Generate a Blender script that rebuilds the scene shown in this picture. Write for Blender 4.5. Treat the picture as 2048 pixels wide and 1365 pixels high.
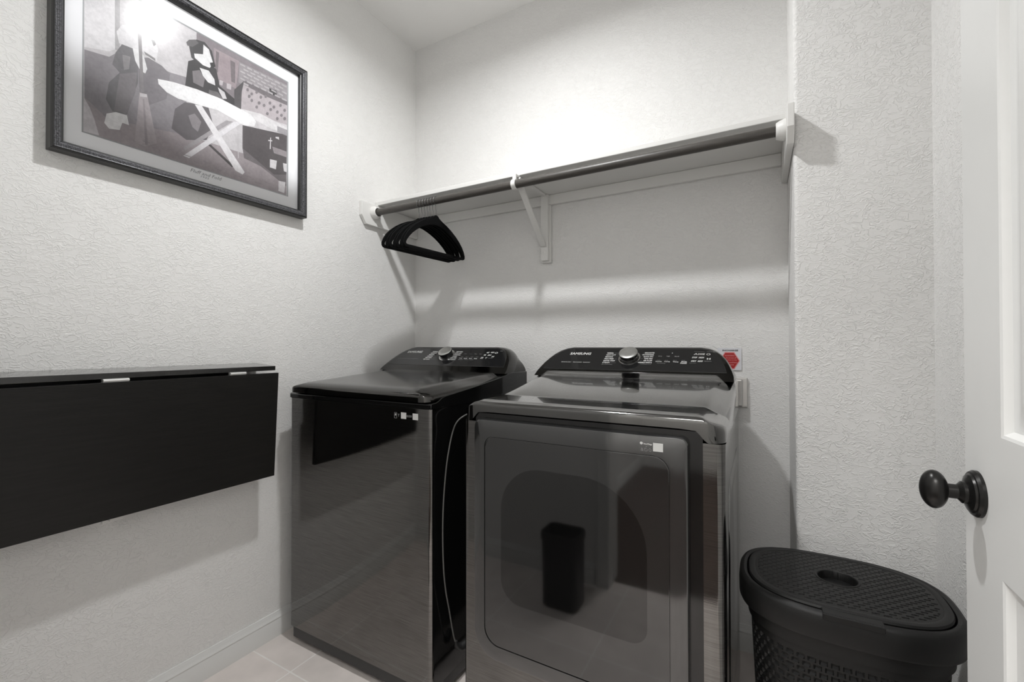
import bpy, bmesh, math, random
from mathutils import Vector, Matrix

for o in list(bpy.data.objects):
    bpy.data.objects.remove(o, do_unlink=True)
scene = bpy.context.scene
C = scene.collection
PI = math.pi
random.seed(7)

# ------------------------------------------------------------------ camera
CAM = (1.64702, -1.85723, 1.12394)
YAW, PITCH, ROLL, FPX = 0.510551, 0.0095816, -0.000941, 887.1017
cd = bpy.data.cameras.new('camera')
cam = bpy.data.objects.new('camera', cd); C.objects.link(cam)
F = Vector((-math.sin(YAW) * math.cos(PITCH), math.cos(YAW) * math.cos(PITCH), math.sin(PITCH)))
R = Vector((math.cos(YAW), math.sin(YAW), 0)); U = R.cross(F)
R2 = R * math.cos(ROLL) + U * math.sin(ROLL); U2 = U * math.cos(ROLL) - R * math.sin(ROLL)
m3 = Matrix((R2, U2, -F)).transposed()
cam.matrix_world = Matrix.Translation(CAM) @ m3.to_4x4()
cd.sensor_fit = 'HORIZONTAL'; cd.sensor_width = 36.0
cd.lens = FPX / 2048 * 36.0
cd.clip_start = 0.01; cd.clip_end = 50
scene.camera = cam

# ------------------------------------------------------------------ world, lights, exposure
w = bpy.data.worlds.new('world'); scene.world = w; w.use_nodes = True
w.node_tree.nodes['Background'].inputs[0].default_value = (1, 1, 1, 1)
w.node_tree.nodes['Background'].inputs[1].default_value = 0.06
scene.view_settings.view_transform = 'Standard'
scene.view_settings.look = 'None'
scene.view_settings.exposure = 0.04
scene.view_settings.gamma = 1.0
scene.view_settings.use_curve_mapping = False
LAMP_POS = (0.88, -0.88, 2.66)
LAMP_STRENGTH = 50.0
key = bpy.data.lights.new('ceiling_lamp_light', 'AREA'); key.shape = 'DISK'; key.size = 0.09
key.energy = 16.4; key.spread = math.radians(169); key.color = (0.988, 0.996, 1.0)
ko = bpy.data.objects.new('ceiling_lamp_light', key); C.objects.link(ko)
ko.location = (LAMP_POS[0], LAMP_POS[1], 2.650)
hall = bpy.data.lights.new('hall_fill_light', 'AREA')  # added fill from behind the camera, no known lamp in the hall
hall.shape = 'RECTANGLE'; hall.size = 0.9; hall.size_y = 0.9; hall.energy = 46; hall.color = (1.0, 0.995, 0.985)
ho = bpy.data.objects.new('hall_fill_light', hall); C.objects.link(ho)
ho.location = (1.45, -2.75, 2.70)

# ------------------------------------------------------------------ mesh builder
class MB:
    def __init__(s):
        s.v = []; s.f = []; s.m = []; s.attr = {}; s.cols = []
    def add(s, verts, faces, mi=0, col=None):
        b = len(s.v); s.v += [tuple(v) for v in verts]
        for f in faces:
            s.f.append(tuple(b + i for i in f)); s.m.append(mi); s.cols.append(col)
        return b
    def box(s, x0, x1, y0, y1, z0, z1, mi=0):
        v = [(x, y, z) for z in (z0, z1) for y in (y0, y1) for x in (x0, x1)]
        s.add(v, [(0, 2, 3, 1), (4, 5, 7, 6), (0, 1, 5, 4), (2, 6, 7, 3), (0, 4, 6, 2), (1, 3, 7, 5)], mi)
        return s
    def loft(s, rings, mi=0, cap0=True, cap1=True, close=True):
        n = len(rings[0]); b = len(s.v)
        for r in rings: s.v += [tuple(p) for p in r]
        for k in range(len(rings) - 1):
            for i in range(n if close else n - 1):
                j = (i + 1) % n
                s.f.append((b + k * n + i, b + k * n + j, b + (k + 1) * n + j, b + (k + 1) * n + i)); s.m.append(mi); s.cols.append(None)
        if cap0: s.f.append(tuple(b + i for i in range(n))[::-1]); s.m.append(mi); s.cols.append(None)
        if cap1: s.f.append(tuple(b + (len(rings) - 1) * n + i for i in range(n))); s.m.append(mi); s.cols.append(None)
        return b
    def prism(s, pts, fn, a, b_, mi=0):
        s.loft([[fn(p, a) for p in pts], [fn(p, b_) for p in pts]], mi)
        return s
    def ringprism(s, outer, inner, fn, a, b_, mi=0):
        n = len(outer)
        s.loft([[fn(p, a) for p in outer], [fn(p, b_) for p in outer], [fn(p, b_) for p in inner], [fn(p, a) for p in inner], [fn(p, a) for p in outer]], mi, False, False)
        return s
    def tube(s, path, r, n=10, mi=0, rz=None):
        path = [Vector(p) for p in path]; rings = []
        up = Vector((0, 0, 1)); prev = None
        for i, p in enumerate(path):
            t = (path[min(i + 1, len(path) - 1)] - path[max(i - 1, 0)]).normalized()
            if prev is None:
                a = t.cross(up)
                if a.length < .05: a = t.cross(Vector((1, 0, 0)))
                a.normalize()
            else:
                a = (prev - t * prev.dot(t)).normalized()
            prev = a; b = t.cross(a)
            rr_ = r[i] if isinstance(r, (list, tuple)) else r
            rings.append([p + (a * math.cos(k * 2 * PI / n) + b * math.sin(k * 2 * PI / n)) * rr_ for k in range(n)])
        s.loft(rings, mi)
        return s
    def lathe(s, prof, org, axis, n=40, mi=0, cap0=True, cap1=True, sx=1.0, sy=1.0, xd=None):
        axis = Vector(axis).normalized(); org = Vector(org)
        a = Vector(xd).normalized() if xd else axis.orthogonal().normalized()
        b = axis.cross(a)
        s.loft([[org + axis * h + (a * math.cos(k * 2 * PI / n) * sx + b * math.sin(k * 2 * PI / n) * sy) * r for k in range(n)] for r, h in prof], mi, cap0, cap1)
        return s
    def quad(s, a, b, c, d, mi=0, col=None):
        s.add([a, b, c, d], [(0, 1, 2, 3)], mi, col); return s
    def build(s, name, mats, parent=None, smooth=30, bevel=0, seg=2, attr=None):
        org = ORIGIN.get(parent.name, (0, 0, 0)) if parent is not None else (0, 0, 0)
        vs = [(v[0] - org[0], v[1] - org[1], v[2] - org[2]) for v in s.v]
        me = bpy.data.meshes.new(name); me.from_pydata(vs, [], s.f); me.update()
        if not isinstance(mats, (list, tuple)): mats = [mats]
        for m in mats: me.materials.append(m)
        for p, i in zip(me.polygons, s.m): p.material_index = i
        if any(c is not None for c in s.cols):
            ca = me.color_attributes.new('tint', 'FLOAT_COLOR', 'CORNER')
            for p, c in zip(me.polygons, s.cols):
                for li in p.loop_indices: ca.data[li].color = (*(c or (1, 1, 1)), 1)
        if attr:
            at = me.attributes.new('uvw', 'FLOAT_VECTOR', 'POINT')
            for i, v in enumerate(attr): at.data[i].vector = v
        bm = bmesh.new(); bm.from_mesh(me); bmesh.ops.recalc_face_normals(bm, faces=bm.faces); bm.to_mesh(me); bm.free()
        if smooth:
            me.shade_smooth()
            try: me.set_sharp_from_angle(angle=math.radians(smooth))
            except Exception: pass
        o = bpy.data.objects.new(name, me); C.objects.link(o)
        ORIGIN[o.name] = org
        if parent is not None: o.parent = parent
        if bevel:
            md = o.modifiers.new('bevel', 'BEVEL'); md.width = bevel; md.segments = seg; md.limit_method = 'ANGLE'; md.angle_limit = math.radians(40); md.harden_normals = False
        return o

ORIGIN = {}
def thing(name, label, cat, loc=(0, 0, 0), group=None):
    o = bpy.data.objects.new(name, None); C.objects.link(o); o.location = loc; o.empty_display_size = .05; ORIGIN[o.name] = tuple(loc)
    o['label'] = label; o['category'] = cat
    if group: o['group'] = group
    return o
def tag(o, label, cat, group=None):
    o['label'] = label; o['category'] = cat
    if group: o['group'] = group
    return o
def struct(o): o['kind'] = 'structure'; return o

def rr(x0, x1, y0, y1, rad, n=6):
    """rounded rectangle outline, rad = one radius or (bl, br, tr, tl)"""
    if not isinstance(rad, (list, tuple)): rad = (rad,) * 4
    pts = []
    for (cx, cy, sx, sy, a0), r in zip(((x0, y0, 1, 1, PI), (x1, y0, -1, 1, 1.5 * PI), (x1, y1, -1, -1, 0), (x0, y1, 1, -1, .5 * PI)), rad):
        r = max(r, 1e-5)
        for k in range(n + 1):
            a = a0 + k * .5 * PI / n
            pts.append((cx + sx * r + r * math.cos(a), cy + sy * r + r * math.sin(a)))
    return pts
def XY(z): return lambda p, h=None: (p[0], p[1], z)
fXY = lambda p, h: (p[0], p[1], h)
fXZ = lambda p, h: (p[0], h, p[1])
fYZ = lambda p, h: (h, p[0], p[1])

def srgb(c):
    return tuple((x / 255 / 12.92) if x / 255 <= .04045 else ((x / 255 + .055) / 1.055) ** 2.4 for x in c)

# ------------------------------------------------------------------ materials
def nt(name):
    m = bpy.data.materials.new(name); m.use_nodes = True
    t = m.node_tree; return m, t, t.nodes['Principled BSDF']
def mat(name, col, rough=.5, metal=0.0, spec=.5, coat=0.0, coat_r=.05, noise=0, nscale=20, bump=0, bscale=200, stretch=(1, 1, 1), rnoise=0):
    m, t, b = nt(name); N = t.nodes; L = t.links
    b.inputs['Base Color'].default_value = (*col, 1); b.inputs['Roughness'].default_value = rough
    b.inputs['Metallic'].default_value = metal; b.inputs['Specular IOR Level'].default_value = spec
    b.inputs['Coat Weight'].default_value = coat; b.inputs['Coat Roughness'].default_value = coat_r
    tc = N.new('ShaderNodeTexCoord'); mp = N.new('ShaderNodeMapping'); mp.inputs['Scale'].default_value = stretch
    L.new(tc.outputs['Object'], mp.inputs[0])
    n1 = N.new('ShaderNodeTexNoise'); n1.inputs['Scale'].default_value = nscale; n1.inputs['Detail'].default_value = 6
    L.new(mp.outputs[0], n1.inputs['Vector'])
    if noise:
        mx = N.new('ShaderNodeMix'); mx.data_type = 'RGBA'
        mx.inputs[6].default_value = (*[c * (1 - noise) for c in col], 1); mx.inputs[7].default_value = (*[min(1, c * (1 + noise)) for c in col], 1)
        L.new(n1.outputs[0], mx.inputs[0]); L.new(mx.outputs[2], b.inputs['Base Color'])
    if rnoise:
        mr = N.new('ShaderNodeMapRange'); mr.inputs[1].default_value = .3; mr.inputs[2].default_value = .7
        mr.inputs[3].default_value = max(0, rough - rnoise); mr.inputs[4].default_value = rough + rnoise
        L.new(n1.outputs[0], mr.inputs[0]); L.new(mr.outputs[0], b.inputs['Roughness'])
    if bump:
        n2 = N.new('ShaderNodeTexNoise'); n2.inputs['Scale'].default_value = bscale; n2.inputs['Detail'].default_value = 4
        L.new(mp.outputs[0], n2.inputs['Vector'])
        bp = N.new('ShaderNodeBump'); bp.inputs['Strength'].default_value = bump; bp.inputs['Distance'].default_value = .001
        L.new(n2.outputs[0], bp.inputs['Height']); L.new(bp.outputs[0], b.inputs['Normal'])
    return m

def wall_material(name, col, strength, scale, wrinkle):
    m, t, b = nt(name); N = t.nodes; L = t.links
    b.inputs['Roughness'].default_value = .62; b.inputs['Specular IOR Level'].default_value = .3
    tc = N.new('ShaderNodeTexCoord')
    n0 = N.new('ShaderNodeTexNoise'); n0.inputs['Scale'].default_value = 2.2; n0.inputs['Detail'].default_value = 2
    L.new(tc.outputs['Object'], n0.inputs['Vector'])
    mx = N.new('ShaderNodeMix'); mx.data_type = 'RGBA'
    mx.inputs[6].default_value = (*[c * .985 for c in col], 1); mx.inputs[7].default_value = (*[c * 1.015 for c in col], 1)
    L.new(n0.outputs[0], mx.inputs[0]); L.new(mx.outputs[2], b.inputs['Base Color'])
    # skip-trowel wrinkles: ridged, distorted noise
    mp = N.new('ShaderNodeMapping'); mp.inputs['Scale'].default_value = (1, 1, 1.55)
    L.new(tc.outputs['Object'], mp.inputs[0])
    n1 = N.new('ShaderNodeTexNoise'); n1.inputs['Scale'].default_value = scale; n1.inputs['Detail'].default_value = 2.5; n1.inputs['Roughness'].default_value = .5; n1.inputs['Distortion'].default_value = 1.1
    L.new(mp.outputs[0], n1.inputs['Vector'])
    sub = N.new('ShaderNodeMath'); sub.operation = 'SUBTRACT'; sub.inputs[1].default_value = .5; L.new(n1.outputs[0], sub.inputs[0])
    ab = N.new('ShaderNodeMath'); ab.operation = 'ABSOLUTE'; L.new(sub.outputs[0], ab.inputs[0])
    mr = N.new('ShaderNodeMapRange'); mr.interpolation_type = 'SMOOTHSTEP'; mr.inputs[1].default_value = 0; mr.inputs[2].default_value = .07; mr.inputs[3].default_value = 1; mr.inputs[4].default_value = 0
    L.new(ab.outputs[0], mr.inputs[0])
    msk = N.new('ShaderNodeTexNoise'); msk.inputs['Scale'].default_value = scale * .45; L.new(tc.outputs['Object'], msk.inputs['Vector'])
    mm = N.new('ShaderNodeMath'); mm.operation = 'MULTIPLY'; L.new(mr.outputs[0], mm.inputs[0]); L.new(msk.outputs[0], mm.inputs[1])
    n2 = N.new('ShaderNodeTexNoise'); n2.inputs['Scale'].default_value = 230; n2.inputs['Detail'].default_value = 2; L.new(tc.outputs['Object'], n2.inputs['Vector'])
    m2 = N.new('ShaderNodeMath'); m2.operation = 'MULTIPLY_ADD'; m2.inputs[1].default_value = wrinkle; L.new(mm.outputs[0], m2.inputs[0]); 
    m3_ = N.new('ShaderNodeMath'); m3_.operation = 'MULTIPLY'; m3_.inputs[1].default_value = .22; L.new(n2.outputs[0], m3_.inputs[0]); L.new(m3_.outputs[0], m2.inputs[2])
    bp = N.new('ShaderNodeBump'); bp.inputs['Strength'].default_value = strength; bp.inputs['Distance'].default_value = .0026
    L.new(m2.outputs[0], bp.inputs['Height']); L.new(bp.outputs[0], b.inputs['Normal'])
    return m

def floor_material():
    m, t, b = nt('floor tile'); N = t.nodes; L = t.links
    tc = N.new('ShaderNodeTexCoord'); mp = N.new('ShaderNodeMapping')
    mp.inputs['Location'].default_value = (-.231 + .0015, .889 - .44 * 5 + .0015, 0)
    L.new(tc.outputs['Object'], mp.inputs[0])
    br = N.new('ShaderNodeTexBrick'); br.offset = 0; br.squash = 1
    br.inputs['Scale'].default_value = 1; br.inputs['Mortar Size'].default_value = .0028; br.inputs['Mortar Smooth'].default_value = .2
    br.inputs['Brick Width'].default_value = .44; br.inputs['Row Height'].default_value = .44
    br.inputs['Color1'].default_value = (*srgb((228, 219, 214)), 1); br.inputs['Color2'].default_value = (*srgb((223, 215, 210)), 1); br.inputs['Mortar'].default_value = (*srgb((240, 236, 232)), 1)
    L.new(mp.outputs[0], br.inputs['Vector'])
    n = N.new('ShaderNodeTexNoise'); n.inputs['Scale'].default_value = 9; n.inputs['Detail'].default_value = 8; L.new(tc.outputs['Object'], n.inputs['Vector'])
    mr = N.new('ShaderNodeMapRange'); mr.inputs[1].default_value = .3; mr.inputs[2].default_value = .7; mr.inputs[3].default_value = .9; mr.inputs[4].default_value = 1.06
    L.new(n.outputs[0], mr.inputs[0])
    mx = N.new('ShaderNodeMix'); mx.data_type = 'RGBA'; mx.blend_type = 'MULTIPLY'; mx.inputs[0].default_value = 1
    L.new(br.outputs['Color'], mx.inputs[6]); L.new(mr.outputs[0], mx.inputs[7]); L.new(mx.outputs[2], b.inputs['Base Color'])
    b.inputs['Roughness'].default_value = .42
    bp = N.new('ShaderNodeBump'); bp.inputs['Strength'].default_value = .4; bp.inputs['Distance'].default_value = .001; bp.invert = True
    L.new(br.outputs['Fac'], bp.inputs['Height']); L.new(bp.outputs[0], b.inputs['Normal'])
    return m

def brushed(name, col, rough, streak=(3, 3, 260), amt=.28, metal=1.0, bump=.05, coat=0.0):
    m, t, b = nt(name); N = t.nodes; L = t.links
    b.inputs['Metallic'].default_value = metal; b.inputs['Roughness'].default_value = rough
    b.inputs['Coat Weight'].default_value = coat; b.inputs['Coat Roughness'].default_value = .03
    tc = N.new('ShaderNodeTexCoord'); mp = N.new('ShaderNodeMapping'); mp.inputs['Scale'].default_value = streak
    L.new(tc.outputs['Object'], mp.inputs[0])
    n = N.new('ShaderNodeTexNoise'); n.inputs['Scale'].default_value = 3.5; n.inputs['Detail'].default_value = 5; n.inputs['Roughness'].default_value = .6
    L.new(mp.outputs[0], n.inputs['Vector'])
    mr = N.new('ShaderNodeMapRange'); mr.inputs[1].default_value = .3; mr.inputs[2].default_value = .7; mr.inputs[3].default_value = 1 - amt; mr.inputs[4].default_value = 1 + amt
    L.new(n.outputs[0], mr.inputs[0])
    mx = N.new('ShaderNodeMix'); mx.data_type = 'RGBA'; mx.blend_type = 'MULTIPLY'; mx.inputs[0].default_value = 1; mx.inputs[6].default_value = (*col, 1)
    L.new(mr.outputs[0], mx.inputs[7]); L.new(mx.outputs[2], b.inputs['Base Color'])
    if bump:
        bp = N.new('ShaderNodeBump'); bp.inputs['Strength'].default_value = bump; bp.inputs['Distance'].default_value = .0004
        L.new(n.outputs[0], bp.inputs['Height']); L.new(bp.outputs[0], b.inputs['Normal'])
    return m

M = {}
M['wall'] = wall_material('painted orange peel wall', srgb((236, 235, 233)), .55, 42, .9)
M['wall_rough'] = wall_material('painted skip trowel wall', srgb((236, 235, 233)), .6, 44, 1.1)
M['ceiling'] = wall_material('painted ceiling', srgb((236, 235, 233)), .15, 60, .5)
M['floor'] = floor_material()
M['trim'] = mat('white trim paint', srgb((228, 228, 226)), .34, bump=.05, bscale=60)
M['shelf'] = mat('white shelf paint', srgb((232, 231, 228)), .42, noise=.015, nscale=6, bump=.08, bscale=80)
M['door'] = mat('white door paint', srgb((230, 230, 228)), .36, bump=.05, bscale=120)
M['steel'] = brushed('black stainless brushed', (.165, .161, .156), .045, amt=.30)
M['steel_top'] = brushed('black stainless top', (.105, .103, .10), .12, streak=(3, 3, 3), amt=.03, bump=0, coat=1.0)
M['lid'] = brushed('black stainless lid', (.085, .083, .08), .11, streak=(3, 3, 3), amt=.03, bump=0)
M['lid_edge'] = brushed('gloss black stainless lid edge', (.060, .059, .057), .10, streak=(3, 3, 3), amt=.03, bump=0)
M['steel_side'] = brushed('grey painted steel side', (.20, .197, .19), .13, streak=(3, 3, 3), amt=.03, bump=0)
M['gloss_black'] = mat('gloss black enamel', (.006, .006, .006), .08, spec=.55, noise=.1)
M['panel'] = mat('black glass control panel', (.012, .012, .0125), .10, spec=.7, noise=.1)
M['dark_base'] = mat('dark grey plastic', (.022, .022, .022), .4, noise=.1, bump=.1, bscale=400)
M['door_glass'] = mat('smoked glass dryer door', (.011, .011, .011), .055, spec=1.1, noise=.05)
M['door_frame'] = mat('dark gloss door frame', (.016, .016, .016), .09, spec=1.25, noise=.05)
M['inner_glass'] = mat('darker inner window glass', (.003, .003, .003), .05, spec=.85, noise=.05)
M['wire'] = mat('dull steel wire', (.22, .22, .22), .3, 1.0, noise=.2)
M['chrome'] = mat('polished chrome', (.75, .75, .74), .12, 1.0, noise=.03)
M['knob_face'] = brushed('brushed aluminium dial', (.62, .62, .60), .28, streak=(60, 60, 60), amt=.08)
M['marks'] = mat('light grey printed marks', srgb((205, 205, 203)), .6, noise=.02)
M['marks_dim'] = mat('dim grey printed marks', srgb((130, 130, 130)), .6, noise=.02)
M['cord'] = mat('grey rubber cord', srgb((92, 91, 89)), .45, noise=.05)
M['black_rubber'] = mat('black rubber', (.012, .012, .012), .6, noise=.1)
M['wood_black'] = mat('black brown wood veneer', (.0105, .010, .0092), .38, spec=.32, noise=.45, nscale=9, bump=.35, bscale=30, stretch=(8, 1.2, 14))
M['wood_top'] = mat('black brown wood ledge', (.0105, .010, .0092), .16, spec=.6, coat=.6, noise=.4, nscale=9, stretch=(8, 1.2, 14))
M['hinge'] = mat('bright zinc hinge', (.80, .80, .78), .4, .35, noise=.05)
M['velvet'] = mat('black velvet flocking', (.003, .003, .0032), .95, spec=.15, noise=.3, nscale=300, bump=.3, bscale=900)
M['rod'] = mat('dark oiled wood rod', (.062, .056, .050), .42, noise=.55, nscale=16, stretch=(1.2, 14, 14), bump=.25, bscale=30)
M['plastic_white'] = mat('white plastic', srgb((232, 231, 228)), .4, noise=.02)
M['hamper'] = mat('black woven plastic', (.0065, .0065, .0064), .48, spec=.32, noise=.12, bump=.08, bscale=500)
M['bronze'] = mat('oil rubbed bronze', (.028, .027, .026), .30, .75, noise=.2, nscale=30)
M['nickel'] = mat('brushed nickel plate', (.58, .57, .555), .34, 1.0, noise=.08, nscale=10, stretch=(1, 1, 20))
M['mat_board'] = mat('white mat board', srgb((250, 250, 252)), .8, noise=.01)
M['mat_bevel'] = mat('grey mat bevel', srgb((176, 178, 180)), .8, noise=.01)
M['ink'] = mat('pencil handwriting', srgb((130, 130, 134)), .8, noise=.02)
M['paper'] = mat('white sticker paper', srgb((226, 226, 230)), .5, noise=.01)
M['red'] = mat('red sticker print', srgb((176, 30, 30)), .5, noise=.05)
M['pinkish'] = mat('pale pink sticker lettering', srgb((228, 160, 162)), .5, noise=.02)
M['bin'] = mat('black bin plastic', (.012, .012, .012), .45, noise=.1)
M['wood_floor'] = mat('dark hall wood', srgb((70, 54, 46)), .4, noise=.3, nscale=5, stretch=(1, 12, 1))

def tint_material():
    m, t, b = nt('printed photograph'); N = t.nodes; L = t.links
    a = N.new('ShaderNodeAttribute'); a.attribute_name = 'tint'
    n = N.new('ShaderNodeTexNoise'); n.inputs['Scale'].default_value = 130; n.inputs['Detail'].default_value = 6
    tc = N.new('ShaderNodeTexCoord'); L.new(tc.outputs['Object'], n.inputs['Vector'])
    n2 = N.new('ShaderNodeTexNoise'); n2.inputs['Scale'].default_value = 28; n2.inputs['Detail'].default_value = 5; L.new(tc.outputs['Object'], n2.inputs['Vector'])
    ad = N.new('ShaderNodeMath'); ad.operation = 'ADD'; L.new(n.outputs[0], ad.inputs[0]); L.new(n2.outputs[0], ad.inputs[1])
    mr = N.new('ShaderNodeMapRange'); mr.inputs[1].default_value = .7; mr.inputs[2].default_value = 1.3; mr.inputs[3].default_value = .90; mr.inputs[4].default_value = 1.14
    L.new(ad.outputs[0], mr.inputs[0])
    mx = N.new('ShaderNodeMix'); mx.data_type = 'RGBA'; mx.blend_type = 'MULTIPLY'; mx.inputs[0].default_value = 1
    L.new(a.outputs['Color'], mx.inputs[6]); L.new(mr.outputs[0], mx.inputs[7]); L.new(mx.outputs[2], b.inputs['Base Color'])
    b.inputs['Roughness'].default_value = .7
    return m
M['print'] = tint_material()

def frame_material():
    m, t, b = nt('black frame with pewter weave'); N = t.nodes; L = t.links
    tc = N.new('ShaderNodeTexCoord'); mp = N.new('ShaderNodeMapping'); mp.inputs['Rotation'].default_value = (PI / 4, 0, 0); L.new(tc.outputs['Object'], mp.inputs[0])
    ck = N.new('ShaderNodeTexChecker'); ck.inputs['Scale'].default_value = 420; L.new(mp.outputs[0], ck.inputs['Vector'])
    n = N.new('ShaderNodeTexNoise'); n.inputs['Scale'].default_value = 240; L.new(tc.outputs['Object'], n.inputs['Vector'])
    mu = N.new('ShaderNodeMath'); mu.operation = 'MULTIPLY'; L.new(ck.outputs['Fac'], mu.inputs[0]); L.new(n.outputs[0], mu.inputs[1])
    cr = N.new('ShaderNodeValToRGB'); cr.color_ramp.elements[0].position = .3; cr.color_ramp.elements[0].color = (.020, .020, .022, 1)
    cr.color_ramp.elements[1].position = .62; cr.color_ramp.elements[1].color = (.20, .20, .215, 1)
    L.new(mu.outputs[0], cr.inputs[0]); L.new(cr.outputs[0], b.inputs['Base Color'])
    b.inputs['Roughness'].default_value = .38; b.inputs['Metallic'].default_value = .3
    bp = N.new('ShaderNodeBump'); bp.inputs['Strength'].default_value = .5; bp.inputs['Distance'].default_value = .0006
    L.new(ck.outputs['Fac'], bp.inputs['Height']); L.new(bp.outputs[0], b.inputs['Normal'])
    return m
M['frame'] = frame_material()
M['frame_plain'] = mat('smooth black frame edge', (.018, .018, .0175), .35, spec=.5, noise=.1)

def glass_material():
    m = bpy.data.materials.new('picture glass'); m.use_nodes = True; t = m.node_tree; N = t.nodes; L = t.links
    for n in list(N): N.remove(n)
    out = N.new('ShaderNodeOutputMaterial'); tr = N.new('ShaderNodeBsdfTransparent'); gl = N.new('ShaderNodeBsdfGlossy')
    gl.inputs['Roughness'].default_value = .13; gl.inputs['Color'].default_value = (1, 1, 1, 1)
    tr.inputs['Color'].default_value = (1, 1, 1, 1)
    fr = N.new('ShaderNodeFresnel'); fr.inputs['IOR'].default_value = 1.38
    n = N.new('ShaderNodeTexNoise'); n.inputs['Scale'].default_value = 3; n.inputs['Detail'].default_value = 1
    mx = N.new('ShaderNodeMixShader'); L.new(fr.outputs[0], mx.inputs[0]); L.new(tr.outputs[0], mx.inputs[1]); L.new(gl.outputs[0], mx.inputs[2]); L.new(mx.outputs[0], out.inputs[0])
    return m
M['glass'] = glass_material()

def emit_material():
    m, t, b = nt('lit opal lamp lens')
    b.inputs['Base Color'].default_value = (.9, .9, .88, 1)
    b.inputs['Emission Color'].default_value = (.99, .997, 1.0, 1); b.inputs['Emission Strength'].default_value = LAMP_STRENGTH
    return m
M['lamp'] = emit_material()

def weave_material():
    """lid: rows of short slots pressed into the plastic"""
    m, t, b = nt('woven lid plastic'); N = t.nodes; L = t.links
    b.inputs['Base Color'].default_value = (.0125, .0125, .0122, 1); b.inputs['Roughness'].default_value = .42
    tc = N.new('ShaderNodeTexCoord'); mp = N.new('ShaderNodeMapping'); mp.inputs['Rotation'].default_value = (0, 0, 0)
    L.new(tc.outputs['Object'], mp.inputs[0])
    br = N.new('ShaderNodeTexBrick'); br.offset = .5; br.inputs['Scale'].default_value = 1; br.inputs['Brick Width'].default_value = .019; br.inputs['Row Height'].default_value = .0095
    br.inputs['Mortar Size'].default_value = .0024; br.inputs['Mortar Smooth'].default_value = .55
    L.new(mp.outputs[0], br.inputs['Vector'])
    bp = N.new('ShaderNodeBump'); bp.inputs['Strength'].default_value = 1; bp.inputs['Distance'].default_value = .004; bp.invert = False
    L.new(br.outputs['Fac'], bp.inputs['Height']); L.new(bp.outputs[0], b.inputs['Normal'])
    mx = N.new('ShaderNodeMix'); mx.data_type = 'RGBA'; mx.inputs[6].default_value = (.0125, .0125, .0122, 1); mx.inputs[7].default_value = (.0125, .0125, .0122, 1)
    L.new(br.outputs['Fac'], mx.inputs[0]); L.new(mx.outputs[2], b.inputs['Base Color'])
    return m

# ------------------------------------------------------------------ lettering helper
def text_mesh(s):
    cu = bpy.data.curves.new('lettering', 'FONT'); cu.body = s; cu.resolution_u = 2
    o = bpy.data.objects.new('lettering', cu); C.objects.link(o)
    dg = bpy.context.evaluated_depsgraph_get()
    me = bpy.data.meshes.new_from_object(o.evaluated_get(dg))
    vs = [tuple(v.co) for v in me.vertices]; fs = [tuple(p.vertices) for p in me.polygons]
    bpy.data.objects.remove(o); bpy.data.curves.remove(cu); bpy.data.meshes.remove(me)
    return vs, fs
def put_text(mb, s, fn, u0, u1, v0, v1, mi=0, shear=0.0, bold=0.0):
    vs, fs = text_mesh(s)
    if not vs: return
    x0 = min(v[0] for v in vs); x1 = max(v[0] for v in vs); y0 = min(v[1] for v in vs); y1 = max(v[1] for v in vs)
    offs = [(0, 0)] if not bold else [(0, 0), (bold, 0), (0, bold), (bold, bold)]
    for k, (dx, dy) in enumerate(offs):
        P = [fn(u0 + dx + (v[0] - x0) / (x1 - x0) * (u1 - u0) + shear * (v[1] - y0) / (y1 - y0) * (v1 - v0), v0 + dy + (v[1] - y0) / (y1 - y0) * (v1 - v0), k * .00004) for v in vs]
        mb.add(P, fs, mi)
def bar(mb, fn, u0, u1, v0, v1, mi=0):
    mb.quad(fn(u0, v0, 0), fn(u1, v0, 0), fn(u1, v1, 0), fn(u0, v1, 0), mi)
def ringmark(mb, fn, u, v, ru, rv, th=.25, n=20, mi=0, a0=0, a1=2 * PI):
    for k in range(n):
        a = a0 + (a1 - a0) * k / n; b = a0 + (a1 - a0) * (k + 1) / n
        q = [fn(u + ru * s * math.cos(t_), v + rv * s * math.sin(t_), 0) for s, t_ in ((1, a), (1, b), (1 - th, b), (1 - th, a))]
        mb.quad(*q, mi)
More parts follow.
